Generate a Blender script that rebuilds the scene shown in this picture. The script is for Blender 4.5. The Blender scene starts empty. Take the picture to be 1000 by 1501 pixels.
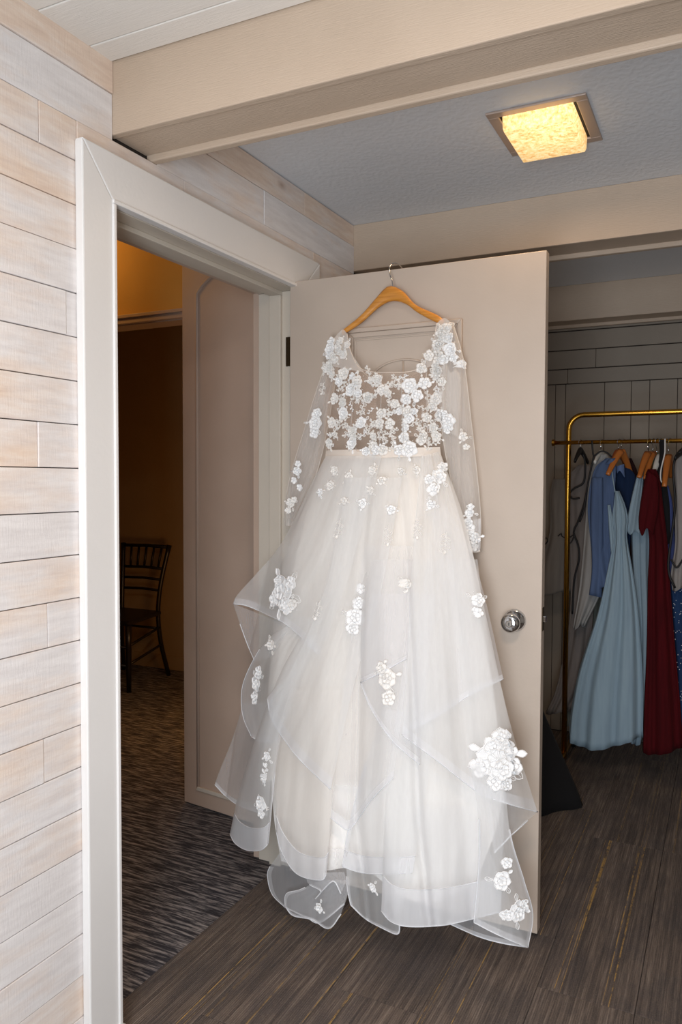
import bpy, math, random
import numpy as np
from mathutils import Vector, Matrix
from mathutils.bvhtree import BVHTree
random.seed(7)
PI = math.pi
S = bpy.context.scene
COL = S.collection

# ------------------------------------------------------------------ camera
CAM = Vector((1.345, 0.0, 1.3745)); F = 1145.486
RT = Vector((0.89663, 0.44247, 0.00359)); UP = Vector((-0.02127, 0.03501, 0.99916)); FW = Vector((-0.44217, 0.89605, -0.04005))
RT.normalize(); FW.normalize(); UP = RT.cross(FW).normalized(); RT = FW.cross(UP).normalized()
cd = bpy.data.cameras.new('camera'); cam = bpy.data.objects.new('camera', cd); COL.objects.link(cam)
cd.sensor_fit = 'HORIZONTAL'; cd.sensor_width = 36; cd.lens = 36*F/1000; cd.clip_start = .02
m = Matrix((RT, UP, -FW)).transposed().to_4x4(); m.translation = CAM; cam.matrix_world = m
S.camera = cam

# ------------------------------------------------------------------ light
def lin(c):
    return tuple((v/255/12.92 if v/255 <= .04045 else ((v/255+.055)/1.055)**2.4) for v in c)
w = bpy.data.worlds.new('world'); S.world = w; w.use_nodes = True
w.node_tree.nodes['Background'].inputs[0].default_value = (.62, .78, 1, 1)
w.node_tree.nodes['Background'].inputs[1].default_value = .6
def area(name, loc, rot, sx, sy, power, col, spread=180):
    d = bpy.data.lights.new(name, 'AREA'); d.shape = 'RECTANGLE'; d.size = sx; d.size_y = sy; d.energy = power; d.color = col; d.spread = math.radians(spread)
    o = bpy.data.objects.new(name, d); COL.objects.link(o); o.location = loc; o.rotation_euler = rot; return o
area('window_daylight', (1.30, -.72, 1.05), (PI/2, 0, 0), .80, 1.5, 62, (.84, .92, 1))
area('bay_lamp_light', (1.30, .35, 2.34), (0, 0, 0), .26, .26, 20, (1, .80, .64))
def point(name, loc, power, col, r=.08):
    d = bpy.data.lights.new(name, 'POINT'); d.energy = power; d.color = col; d.shadow_soft_size = r
    o = bpy.data.objects.new(name, d); COL.objects.link(o); o.location = loc; return o
point('hall_lamp_light', (-1.45, 2.38, 2.50), 7, (1, .50, .12), .10)
point('far_room_lamp_light', (-1.15, 3.5, .75), 7, (1, .50, .16), .12)
S.view_settings.view_transform = 'Standard'; S.view_settings.look = 'None'; S.view_settings.gamma = 1
S.view_settings.use_curve_mapping = False; S.view_settings.exposure = 0.0
S.cycles.transparent_max_bounces = 24; S.cycles.max_bounces = 8; S.cycles.diffuse_bounces = 4

# ------------------------------------------------------------------ placing helpers
def ray(x, y):
    return RT*((x-500)/F) + UP*(-(y-750.5)/F) + FW
def at(x, y, Y):
    d = ray(x, y); return CAM + d*((Y-CAM.y)/d.y)
def interp(v, xs, ys):
    return float(np.interp(v, xs, ys))
def spline(pts, n):
    """Catmull-Rom through pts, n samples evenly by length"""
    P = [np.array(p, float) for p in pts]
    if len(P) == 2:
        return [P[0]*(1-i/(n-1))+P[1]*i/(n-1) for i in range(n)]
    Q = [2*P[0]-P[1]]+P+[2*P[-1]-P[-2]]; out = []
    for i in range(len(P)-1):
        a, b, c, d = Q[i:i+4]
        for k in range(16):
            t = k/16
            out.append(.5*((2*b)+(c-a)*t+(2*a-5*b+4*c-d)*t*t+(3*b-a-3*c+d)*t**3))
    out.append(P[-1]); out = np.array(out)
    L = np.r_[0, np.cumsum(np.linalg.norm(np.diff(out, axis=0), axis=1))]
    s = np.linspace(0, L[-1], n)
    return [np.array([np.interp(t, L, out[:, k]) for k in range(out.shape[1])]) for t in s]

# ------------------------------------------------------------------ materials
def mat(name, col, rough=.6, metal=0, emit=None, strength=0, **kw):
    m = bpy.data.materials.new(name); m.use_nodes = True; b = m.node_tree.nodes['Principled BSDF']
    b.inputs['Base Color'].default_value = lin(col)+(1,); b.inputs['Roughness'].default_value = rough; b.inputs['Metallic'].default_value = metal
    if emit: b.inputs['Emission Color'].default_value = lin(emit)+(1,); b.inputs['Emission Strength'].default_value = strength
    for k, v in kw.items(): b.inputs[k].default_value = v
    return m
class N:
    def __init__(s, m): s.t = m.node_tree; s.b = s.t.nodes.get('Principled BSDF')
    def n(s, ty, **kw):
        o = s.t.nodes.new(ty)
        for k, v in kw.items():
            if k.startswith('i_'):
                key = k[2:]; o.inputs[int(key) if key.isdigit() else key].default_value = v
            else: setattr(o, k, v)
        return o
    def l(s, a, b): s.t.links.new(a, b)
    def coord(s, scale, rot=(0, 0, 0), obj_offset=False, kind='Object'):
        tc = s.n('ShaderNodeTexCoord'); mp = s.n('ShaderNodeMapping'); mp.inputs['Scale'].default_value = scale; mp.inputs['Rotation'].default_value = rot
        geo = s.n('ShaderNodeNewGeometry') if kind == 'World' else None
        src = geo.outputs['Position'] if geo else tc.outputs[kind]
        if obj_offset:
            oi = s.n('ShaderNodeObjectInfo'); mm = s.n('ShaderNodeMath', operation='MULTIPLY', i_1=37.0); s.l(oi.outputs['Random'], mm.inputs[0])
            cb = s.n('ShaderNodeCombineXYZ'); [s.l(mm.outputs[0], cb.inputs[i]) for i in range(3)]
            va = s.n('ShaderNodeVectorMath', operation='ADD'); s.l(src, va.inputs[0]); s.l(cb.outputs[0], va.inputs[1]); src = va.outputs[0]
        s.l(src, mp.inputs['Vector']); return mp.outputs[0]
    def noise(s, vec, scale, detail=4, rough=.55):
        o = s.n('ShaderNodeTexNoise'); o.inputs['Scale'].default_value = scale; o.inputs['Detail'].default_value = detail; o.inputs['Roughness'].default_value = rough
        s.l(vec, o.inputs['Vector']); return o.outputs['Fac']
    def ramp(s, fac, stops):
        r = s.n('ShaderNodeValToRGB'); e = r.color_ramp.elements
        while len(e) < len(stops): e.new(.5)
        for i, (p, c) in enumerate(stops): e[i].position = p; e[i].color = (lin(c) if len(c) == 3 else c[:3])+(1,)
        s.l(fac, r.inputs[0]); return r.outputs['Color']
    def mix(s, f, a, b, mode='MIX'):
        o = s.n('ShaderNodeMix', data_type='RGBA', blend_type=mode)
        for sock, v in ((o.inputs[0], f), (o.inputs[6], a), (o.inputs[7], b)):
            if isinstance(v, (int, float)): sock.default_value = v
            elif isinstance(v, tuple): sock.default_value = lin(v)+(1,)
            else: s.l(v, sock)
        return o.outputs[2]
    def bump(s, h, strength, dist=.01):
        o = s.n('ShaderNodeBump'); o.inputs['Strength'].default_value = strength; o.inputs['Distance'].default_value = dist
        s.l(h, o.inputs['Height']); s.l(o.outputs[0], s.b.inputs['Normal'])
        return o
BW = lambda v: (v, v, v, 1)
def g3(v): return (v, v, v)

def paint(name, col, rough=.55, bump=.05, scale=60, stretch=(1, 1, 1), var=6):
    m = mat(name, col, rough); q = N(m); v = q.coord(stretch, kind='World')
    f = q.noise(v, scale, 5); q.bump(f, bump)
    f2 = q.noise(q.coord((1, 1, 1), kind='World'), 3, 3)
    c2 = tuple(max(0, c-var) for c in col); c3 = tuple(min(255, c+var//2) for c in col)
    q.l(q.ramp(f2, [(.3, c2), (.7, c3)]), q.b.inputs['Base Color'])
    return m
M = {}
M['taupe'] = paint('taupe_beam_paint', (194, 173, 152), .6, .22, 26, (1, 14, 14))
M['taupe_wall'] = paint('taupe_wall_paint', (146, 134, 120), .65, .15, 30, (1, 1, 1))
M['door'] = paint('taupe_door_paint', (194, 178, 163), .42, .04, 90)
M['leaf'] = paint('hall_door_paint', (192, 168, 150), .5, .05, 70)
M['casing'] = paint('white_casing_paint', (234, 231, 228), .4, .04, 90, var=3)
M['jamb'] = paint('jamb_paint', (206, 195, 180), .45, .04, 90, var=4)
M['board'] = paint('white_ceiling_board_paint', (232, 227, 220), .5, .12, 25, (1, 12, 12))
M['hallwall'] = paint('hall_ochre_paint', (212, 168, 88), .7, .1, 60)
M['farwall'] = paint('far_room_paint', (166, 142, 104), .75, .1, 60)
M['roomwall'] = paint('room_wall_paint', (150, 140, 128), .7, .1, 60)
M['darkgap'] = mat('dark_gap', (58, 50, 44), .9)
# stippled ceiling
m = M['ceil'] = mat('stippled_ceiling', (226, 229, 233), .5); q = N(m)
v = q.coord((1, 1, 1), kind='World'); n1 = q.noise(v, 60, 6, .62)
vo = q.n('ShaderNodeTexVoronoi', feature='SMOOTH_F1'); vo.inputs['Scale'].default_value = 70; q.l(v, vo.inputs['Vector'])
md = q.n('ShaderNodeMath', operation='MULTIPLY'); q.l(n1, md.inputs[0]); q.l(vo.outputs['Distance'], md.inputs[1])
r = q.ramp(md.outputs[0], [(.12, g3(0)), (.30, g3(255))]); q.bump(r, .26, .003)
# whitewashed planks
def plank_mat(name, bias):
    m = mat(name, (220, 205, 190), .62); q = N(m)
    v = q.coord((1, 1.6, 12), obj_offset=True, kind='World'); g = q.noise(v, 5, 8, .65)
    v2 = q.coord((1, 1.0, 3.2), obj_offset=True, kind='World'); w_ = q.noise(v2, 2.6, 5, .6)
    oi = q.n('ShaderNodeObjectInfo')
    ad = q.n('ShaderNodeMath', operation='MULTIPLY_ADD', i_1=.26, i_2=bias); q.l(oi.outputs['Random'], ad.inputs[0])
    a2 = q.n('ShaderNodeMath', operation='ADD'); q.l(ad.outputs[0], a2.inputs[0]); q.l(w_, a2.inputs[1])
    peach = q.ramp(g, [(.3, (222, 190, 164)), (.52, (236, 208, 182)), (.72, (242, 224, 206))])
    white = q.ramp(g, [(.3, (222, 216, 214)), (.6, (236, 231, 229)), (.8, (242, 238, 236))])
    f = q.ramp(a2.outputs[0], [(.46, g3(0)), (.78, g3(225))])
    c = q.mix(f, white, peach)
    # knots and dark streaks
    vk = q.n('ShaderNodeTexVoronoi'); vk.inputs['Scale'].default_value = 3.1; q.l(q.coord((1, .8, 1.7), obj_offset=True, kind='World'), vk.inputs['Vector'])
    kf = q.ramp(vk.outputs['Distance'], [(.0, g3(235)), (.045, g3(150)), (.09, g3(0))])
    c = q.mix(kf, c, (160, 118, 92))
    wv = q.noise(q.coord((1, 3, 26), obj_offset=True, kind='World'), 6, 6, .7)
    c = q.mix(q.ramp(wv, [(.60, g3(0)), (.78, g3(120))]), c, (178, 160, 146))
    q.l(c, q.b.inputs['Base Color'])
    q.bump(q.noise(q.coord((1, 40, 4), obj_offset=True, kind='World'), 6, 5, .7), .22, .004)
    return m
M['plank'] = plank_mat('whitewashed_pine', -.05); M['plank_peach'] = plank_mat('whitewashed_pine_peach', .12); M['plank_pale_lit'] = plank_mat('whitewashed_pine_pale_lit', -.14)  # pale version also carries the daylight on the low boards in its colour
# striped carpet planks
m = M['carpet'] = mat('striped_brown_carpet', (70, 60, 54), .95); q = N(m)
v = q.coord((90, 2.2, 1), obj_offset=True, kind='World'); g = q.noise(v, 1.0, 8, .85)
c = q.ramp(g, [(.34, (54, 48, 46)), (.46, (88, 77, 70)), (.56, (120, 106, 96)), (.68, (160, 146, 134))])
v2 = q.coord((10, 5, 1), obj_offset=True, kind='World'); g2 = q.noise(v2, 1.0, 5, .65)
c = q.mix(q.ramp(g2, [(.38, g3(190)), (.58, g3(0))]), c, (62, 59, 62))
wv = q.n('ShaderNodeTexWave', wave_type='BANDS', bands_direction='X'); wv.inputs['Scale'].default_value = 55; wv.inputs['Distortion'].default_value = .6; q.l(q.coord((1, 1, 1), kind='World'), wv.inputs['Vector'])
c = q.mix(q.ramp(wv.outputs['Fac'], [(.1, g3(140)), (.6, g3(0))]), c, (56, 48, 44))
sp = q.noise(q.coord((1, 1, 1), kind='World'), 230, 3, .9)
c = q.mix(q.ramp(sp, [(.50, g3(0)), (.66, g3(150))]), c, (150, 136, 124))
v3 = q.coord((42, .10, 1), obj_offset=True, kind='World'); g4 = q.noise(v3, 1.0, 1, .4)
gl = q.ramp(g4, [(.668, g3(0)), (.671, g3(225)), (.682, g3(225)), (.685, g3(0))])
br = q.ramp(q.noise(q.coord((60, 30, 1), obj_offset=True, kind='World'), 1.0, 3, .7), [(.38, g3(40)), (.55, g3(255))])
gl = q.mix(1.0, gl, br, 'MULTIPLY')
c = q.mix(gl, c, (196, 156, 84)); q.l(c, q.b.inputs['Base Color'])
q.bump(wv.outputs['Fac'], .5, .003)
# hall carpet
m = M['hallcarpet'] = mat('hall_dashed_carpet', (60, 60, 66), .95); q = N(m)
v = q.coord((9, 95, 1), rot=(0, 0, .12), kind='World'); g = q.noise(v, 1.0, 5, .7)
big = q.noise(q.coord((1, 1, 1), kind='World'), 2.2, 3, .5)
c = q.ramp(g, [(.44, (44, 42, 47)), (.50, (84, 80, 82)), (.60, (150, 144, 142)), (.75, (176, 168, 164))])
c = q.mix(q.ramp(big, [(.45, g3(0)), (.7, g3(90))]), c, (60, 74, 100)); q.l(c, q.b.inputs['Base Color']); q.bump(g, .5, .004)
M['chrome'] = mat('polished_chrome', (205, 208, 212), .10, 1)
M['steel'] = mat('brushed_steel', (150, 142, 134), .35, 1)
M['nickel'] = mat('lamp_frame_metal', (190, 172, 160), .42, .3)
M['darkmetal'] = mat('aged_hinge_metal', (74, 60, 42), .5, .8)
M['gold'] = mat('brushed_gold_tube', (206, 156, 62), .26, 1)
M['hanger'] = mat('honey_varnished_wood', (206, 138, 56), .32); q = N(M['hanger'])
q.l(q.ramp(q.noise(q.coord((2, 2, 40), kind='Object'), 4, 5), [(.3, (190, 120, 42)), (.7, (222, 154, 70))]), q.b.inputs['Base Color'])
M['rackhanger'] = mat('dark_honey_hanger_wood', (172, 100, 42), .4)
M['plastic_white'] = mat('white_plastic_hanger', (206, 204, 198), .4); M['plastic_green'] = mat('green_plastic_hanger', (24, 92, 74), .4)
M['chair'] = mat('black_lacquered_wood', (22, 20, 24), .35)
M['black'] = mat('black_satin', (12, 11, 14), .6)
# lamp glass: glowing textured glass
m = M['lampglass'] = mat('glowing_textured_glass', (250, 214, 150), .3); q = N(m)
v = q.coord((1, 1, 1), kind='World'); vo = q.n('ShaderNodeTexVoronoi'); vo.inputs['Scale'].default_value = 60; q.l(v, vo.inputs['Vector'])
n_ = q.noise(v, 90, 5, .7)
c = q.ramp(n_, [(.36, (196, 134, 66)), (.47, (240, 190, 118)), (.62, (255, 228, 176))])
c = q.mix(q.ramp(vo.outputs['Distance'], [(.0, g3(190)), (.16, g3(0))]), c, (150, 96, 44))
q.l(c, q.b.inputs['Emission Color']); q.bump(n_, .8, .004)
sx = q.n('ShaderNodeSeparateXYZ'); pg = q.n('ShaderNodeNewGeometry'); q.l(pg.outputs['Position'], sx.inputs[0]); sa = q.n('ShaderNodeMath', operation='ADD'); q.l(sx.outputs[0], sa.inputs[0]); q.l(sx.outputs[1], sa.inputs[1])
sm_ = q.n('ShaderNodeMath', operation='MULTIPLY', i_1=2*PI*75); q.l(sa.outputs[0], sm_.inputs[0]); ss = q.n('ShaderNodeMath', operation='SINE'); q.l(sm_.outputs[0], ss.inputs[0])
hz = q.n('ShaderNodeMapRange'); q.l(sx.outputs[2], hz.inputs['Value']); hz.inputs['From Min'].default_value = 2.3415; hz.inputs['From Max'].default_value = 2.349     # fluted sides above the pebbled bottom
fl = q.mix(hz.outputs[0], c, q.ramp(ss.outputs[0], [(.1, (222, 160, 88)), (.7, (255, 236, 196))])); c = fl
geo = q.n('ShaderNodeNewGeometry'); vd = q.n('ShaderNodeVectorMath', operation='DISTANCE'); q.l(geo.outputs['Position'], vd.inputs[0]); vd.inputs[1].default_value = (.90, 2.20, 2.37)   # the bulb behind the glass
mr = q.n('ShaderNodeMapRange'); q.l(vd.outputs['Value'], mr.inputs['Value']); mr.inputs['From Min'].default_value = .03; mr.inputs['From Max'].default_value = .22; mr.inputs['To Min'].default_value = 1.5; mr.inputs['To Max'].default_value = .78
q.l(mr.outputs[0], q.b.inputs['Emission Strength'])
M['bulb'] = mat('lit_bulb', (255, 230, 180), .4, emit=(255, 222, 160), strength=9)
# dress fabrics
def fabric(name, col, rough=.75, trans=.25, bump=.1, scale=200):
    m = bpy.data.materials.new(name); m.use_nodes = True; q = N(m); t = q.t; out = t.nodes['Material Output']
    d = q.n('ShaderNodeBsdfDiffuse'); tr = q.n('ShaderNodeBsdfTranslucent'); mx = q.n('ShaderNodeMixShader')
    d.inputs[0].default_value = lin(col)+(1,); tr.inputs[0].default_value = lin(col)+(1,); mx.inputs[0].default_value = trans
    q.l(d.outputs[0], mx.inputs[1]); q.l(tr.outputs[0], mx.inputs[2]); q.l(mx.outputs[0], out.inputs[0]); t.nodes.remove(q.b)
    return m
def tulle(name, col, alpha, edge=.30, trans=.35, fine=.03):
    m = bpy.data.materials.new(name); m.use_nodes = True; q = N(m); t = q.t; out = t.nodes['Material Output']; t.nodes.remove(q.b)
    d = q.n('ShaderNodeBsdfDiffuse'); tr = q.n('ShaderNodeBsdfTranslucent'); mx = q.n('ShaderNodeMixShader'); tp = q.n('ShaderNodeBsdfTransparent'); m2 = q.n('ShaderNodeMixShader')
    d.inputs[0].default_value = lin(col)+(1,); tr.inputs[0].default_value = lin(col)+(1,); mx.inputs[0].default_value = trans
    q.l(d.outputs[0], mx.inputs[1]); q.l(tr.outputs[0], mx.inputs[2])
    lw = q.n('ShaderNodeLayerWeight'); lw.inputs[0].default_value = .35     # net seen edge-on crowds its threads
    ma = q.n('ShaderNodeMath', operation='MULTIPLY_ADD', i_1=edge, i_2=alpha); q.l(lw.outputs['Facing'], ma.inputs[0])
    nn = q.noise(q.coord((30, 30, 2), kind='World'), 3, 3, .6)
    mb = q.n('ShaderNodeMath', operation='MULTIPLY_ADD', i_1=fine*2, i_2=-fine); q.l(nn, mb.inputs[0])
    mc = q.n('ShaderNodeMath', operation='ADD', use_clamp=True); q.l(ma.outputs[0], mc.inputs[0]); q.l(mb.outputs[0], mc.inputs[1])
    q.l(mc.outputs[0], m2.inputs[0]); q.l(tp.outputs[0], m2.inputs[1]); q.l(mx.outputs[0], m2.inputs[2]); q.l(m2.outputs[0], out.inputs[0])
    return m
M['lining'] = fabric('ivory_satin_lining', (254, 250, 245), trans=.10)
M['tulle'] = tulle('white_tulle', (252, 252, 252), .36)
M['tulle_ivory'] = tulle('ivory_tulle', (254, 249, 243), .52)
M['tulle_thin'] = tulle('thin_white_tulle', (250, 250, 252), .24)
M['sleeve'] = tulle('sheer_sleeve_net', (248, 243, 238), .27, .42)
M['nude'] = tulle('nude_bodice_mesh', (232, 212, 196), .24, .25)
M['braid'] = tulle('horsehair_braid', (250, 250, 252), .60, .3)
M['braid2'] = tulle('folded_tulle_hem', (250, 250, 252), .38, .3)
M['edge'] = fabric('white_hem_cord', (248, 248, 250), trans=.2)
M['lace'] = fabric('white_embroidered_lace', (254, 253, 252), trans=.15)
M['lace_warm'] = fabric('ivory_embroidered_lace', (252, 249, 245), trans=.2)
M['bead'] = mat('clear_sequin', (250, 250, 252), .12, 0, **{'Specular IOR Level': 1.0})
M['waistband'] = fabric('ivory_waistband', (242, 230, 218), trans=.15)
def cloth(name, col, col2=None):
    m = mat(name, col, .9, **{'Specular IOR Level': .2}); q = N(m); col2 = col2 or tuple(int(c*.88) for c in col)
    q.l(q.ramp(q.noise(q.coord((20, 20, 2), kind='World'), 2, 3), [(.3, col2), (.7, col)]), q.b.inputs['Base Color']); return m

# ------------------------------------------------------------------ mesh helpers
class MB:
    def __init__(s): s.v = []; s.f = []
    def add(s, vs, fs):
        o = len(s.v); s.v += [tuple(v) for v in vs]; s.f += [tuple(i+o for i in f) for f in fs]; return s
    def box(s, x0, x1, y0, y1, z0, z1):
        return s.add([(x0, y0, z0), (x1, y0, z0), (x1, y1, z0), (x0, y1, z0), (x0, y0, z1), (x1, y0, z1), (x1, y1, z1), (x0, y1, z1)],
                     [(0, 3, 2, 1), (4, 5, 6, 7), (0, 1, 5, 4), (1, 2, 6, 5), (2, 3, 7, 6), (3, 0, 4, 7)])
    def prism(s, poly, n, h):
        """polygon (list of Vector) extruded by vector n*h"""
        k = len(poly); a = [Vector(p) for p in poly]; b = [p+Vector(n)*h for p in a]
        return s.add(a+b, [tuple(range(k))[::-1], tuple(range(k, 2*k))]+[(i, (i+1) % k, k+(i+1) % k, k+i) for i in range(k)])
    def tube(s, pts, r, n=8, closed=False, flat=1.0):
        pts = [Vector(p) for p in pts]; K = len(pts); vs = []; fs = []; up = None
        for i, p in enumerate(pts):
            a = pts[max(0, i-1)]; b = pts[min(K-1, i+1)]; t = (b-a).normalized() if (b-a).length > 1e-9 else Vector((0, 0, 1))
            if up is None:
                up = Vector((0, 1, 0)) if abs(t.y) < .9 else Vector((1, 0, 0))
            u = t.cross(up); u = u.normalized() if u.length > 1e-6 else Vector((1, 0, 0)); w_ = u.cross(t).normalized(); up = w_
            rr = r[i] if hasattr(r, '__len__') else r
            for k in range(n):
                a_ = 2*PI*k/n; vs.append(p+u*math.cos(a_)*rr+w_*math.sin(a_)*rr*flat)
        for i in range(K-1):
            for k in range(n):
                fs.append((i*n+k, i*n+(k+1) % n, (i+1)*n+(k+1) % n, (i+1)*n+k))
        fs.append(tuple(range(n))[::-1]); fs.append(tuple((K-1)*n+k for k in range(n)))
        return s.add(vs, fs)
    def lathe(s, prof, origin, axis, n=32):
        axis = Vector(axis).normalized(); u = axis.orthogonal().normalized(); w_ = axis.cross(u); O = Vector(origin); vs = []; fs = []
        for (r_, h) in prof:
            for k in range(n):
                a = 2*PI*k/n; vs.append(O+axis*h+u*math.cos(a)*r_+w_*math.sin(a)*r_)
        for i in range(len(prof)-1):
            for k in range(n): fs.append((i*n+k, i*n+(k+1) % n, (i+1)*n+(k+1) % n, (i+1)*n+k))
        fs.append(tuple(range(n))[::-1]); fs.append(tuple((len(prof)-1)*n+k for k in range(n)))
        return s.add(vs, fs)
    def build(s, name, m, parent=None, smooth=False, bevel=0, solid=0, label=None):
        me = bpy.data.meshes.new(name); me.from_pydata(s.v, [], s.f); me.update(); me.materials.append(m)
        if smooth: me.polygons.foreach_set('use_smooth', [True]*len(me.polygons))
        o = bpy.data.objects.new(name, me); COL.objects.link(o)
        if parent:
            o.parent = parent; bpy.context.view_layer.update() if False else None
            o.matrix_parent_inverse = Matrix.Translation(-WLOC(parent))
        if bevel:
            b = o.modifiers.new('bevel', 'BEVEL'); b.width = bevel; b.segments = 2; b.limit_method = 'ANGLE'; b.angle_limit = math.radians(50)
        if solid:
            b = o.modifiers.new('thickness', 'SOLIDIFY'); b.thickness = solid; b.offset = 0
        if label: o['label'] = label
        return o
def WLOC(o):
    v = Vector(o.location)
    # children are built in world coordinates; only roots carry a location
    p = o.parent
    while p: v = v+Vector(p.location); p = p.parent
    if o.parent: v = Vector(o.matrix_parent_inverse.translation)+v
    return v
def thing(name, label, cat, loc, group=None):
    o = bpy.data.objects.new(name, None); COL.objects.link(o); o.location = loc; o.empty_display_size = .05
    o['label'] = label; o['category'] = cat
    if group: o['group'] = group
    return o
def tag(o, label, cat, group=None):
    o['label'] = label; o['category'] = cat
    if group: o['group'] = group
    return o
def struct(o): o['kind'] = 'structure'; return o
def box(name, m, x0, x1, y0, y1, z0, z1, parent=None, bevel=.002):
    return MB().box(x0, x1, y0, y1, z0, z1).build(name, m, parent, bevel=bevel)

ZC = 2.385
# ------------------------------------------------------------------ room shell
floor = struct(box('floor', M['darkgap'], -4.6, 3.3, -.85, 4.62, -.10, -.012, bevel=0))
# carpet planks of the dressing room, each a piece of its own
col0 = -.09
me_cache = {}
for k in range(-1+1, 14):
    x0 = col0+.25*k; x1 = x0+.25
    if k == 0: x0 = -.060
    off = [.55, .05, .30, .80, .55, .30][k % 6] if k != 4 and k != 5 else .55
    y = -1.3
    ys = [yy for yy in np.arange(-2.45+off, 4.6, 1.0) if -.79 < yy < 4.34]
    ys = [-.79]+ys+[4.355]
    for a, b in zip(ys[:-1], ys[1:]):
        if b-a < .03: continue
        o = MB().box(x0+.0006, min(x1, 3.2)-.0006, a+.0006, b-.0006, -.012, 0).build('carpet_plank', M['carpet'], floor, bevel=.0012)
hc = MB().box(-4.55, -.061, -.6, 4.52, -.012, -.001).build('hall_carpet', M['hallcarpet'], floor)
# ceiling
ceil = struct(box('ceiling', M['ceil'], -.14, 3.3, -.80, 4.5, ZC, ZC+.10, bevel=0))
yb = 1.472
for i in range(9):
    wd = .074 if i == 0 else .152
    MB().box(.001, 3.19, yb-wd+.0018, yb-.0018, ZC-.010, ZC).build('ceiling_board', M['board'], ceil, bevel=.002); yb -= wd
# beams
def beam(n, y0, y1):
    zb = 2.205
    r_ = struct(box('trim_%d' % n, M['taupe'], -.016, 3.2, y0+.024, y1-.026, zb+.004, ZC, bevel=.001))
    box('front_board', M['taupe'], -.0165, 3.2, y0, y0+.0225, zb, ZC, r_, .003)
    box('back_board', M['taupe'], -.0165, 3.2, y1-.0245, y1, zb-.012, ZC, r_, .004)
    return r_
beam(1, 1.475, 1.64); beam(2, 2.832, 3.0); beam(3, 4.17, 4.335)
# left wall : backing with doorway
DY0, DY1, DZ = 1.459, 2.366, 2.030
lw = MB(); lw.box(-.149, -.018, -.80, DY0-.013, 0, ZC); lw.box(-.149, -.018, DY1+.019, 4.5, 0, ZC); lw.box(-.149, -.018, DY0-.013, DY1+.019, DZ+.021, ZC)
wall_left = struct(lw.build('wall_left', M['darkgap']))
# planks
joints = {}
rows = [-.098, .002]+[.002+.1*i for i in range(1, 24)]
jpos = {21: [1.249, 3.2], 17: [1.321-.9, 1.321, 3.4], 14: [1.236, 3.1], 10: [1.257, .3, 2.9], 7: [1.241, .1, 3.3], 22: [2.161, 3.6], 23: [2.431, 4.0], 20: [.7, 3.5], 19: [.4, 3.0], 18: [.8, 3.7], 16: [.5, 2.75],
        15: [.2, 3.9], 13: [.6, 3.4], 12: [.3, 2.95], 11: [.75, 3.8], 9: [.5, 3.1], 8: [.8, 3.6], 6: [.6, 3.0], 5: [.2, 3.7], 4: [.7, 3.2], 3: [.4, 3.9], 2: [.8, 3.3], 1: [.3, 2.9]}
peachrows = {23, 20, 19, 21}; pale_lit_rows = {0, 1, 2, 3, 4, 5, 6, 8, 9, 22, 18, 17, 12, 11}  # low rows whiter: daylight put into their colour; higher pale rows vary by board
beams_y = [(1.475, 1.64), (2.832, 3.0), (4.17, 4.335)]
for i in range(0, 24):
    z0 = .002+.1*i; z1 = min(z0+.1, ZC-.001)
    if i == 21: z1 = 2.192
    if i == 22: z0 = 2.192
    if i == 0: z0 = .002
    cuts = sorted(jpos.get(i+0, [])) if i else []
    segs = []
    def split(a, b):
        p = [a]+[c for c in cuts if a+.03 < c < b-.03]+[b]; return list(zip(p[:-1], p[1:]))
    if z1 < 2.17: spans = [(-.79, 1.358), (2.491, 4.355)]
    elif z0 < 2.15: spans = [(-.79, 1.358), (2.491, 4.355)]
    else: spans = [(-.79, 4.355)]
    if z0 > 2.15:
        new = []
        for a, b in spans:
            p = a
            for q0, q1 in beams_y:
                if z1 > 2.205:
                    new.append((p, q0-.0002)); p = q1+.0002
            new.append((p, b))
        spans = [s_ for s_ in new if s_[1]-s_[0] > .03]
    for a, b in spans:
        for c, d in split(a, b):
            pr = random.uniform(-.0018, .0018)+(.004 if i == 23 and d < 1.6 else 0)
            mt = M['plank_peach'] if i in peachrows else M['plank_pale_lit'] if i in pale_lit_rows else M['plank']
            if i == 21 and c > 1.2: mt = M['plank_peach']
            zz1 = z1-.0022 if i != 21 else z1-.001
            MB().box(-.018, 0+pr, c+.0009, d-.0009, z0, zz1).build('plank', mt, wall_left, bevel=.0012)
# strip of planks over the casing, between its top (2.163) and row 22
for c, d in ((1.358, 1.75), (1.75, 2.491)):
    MB().box(-.018, .0006, c+.0009, d-.0009, 2.10, 2.1915).build('plank', M['plank_peach'], wall_left, bevel=.0012)
# back wall
wall_back = struct(box('wall_back', M['darkgap'], -.15, 3.3, 4.372, 4.50, 0, ZC, bevel=0))
for a, b, js in ((2.084, 2.1835, [1.9]), (1.983, 2.081, [.705]), (1.903, 1.980, [.56, 1.62]), (2.187, ZC, [1.2])):
    p = [-.0]+js+[3.2]
    for c, d in zip(p[:-1], p[1:]):
        MB().box(c+.0008, d-.0008, 4.357, 4.372, a+.001, b-.001).build('plank', M['taupe_wall'], wall_back, bevel=.002)
xs = [0, .115, .30, .42, .496, .55, .752, .886, .976, 1.109, 1.25, 1.33, 1.52, 1.65, 1.78, 1.86, 2.05, 2.2, 2.3, 2.5, 2.66, 2.78, 2.95, 3.1, 3.2]
for c, d in zip(xs[:-1], xs[1:]):
    MB().box(c+.0012, d-.0012, 4.360, 4.372, .002, 1.900).build('plank', M['taupe_wall'], wall_back, bevel=.002)
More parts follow.
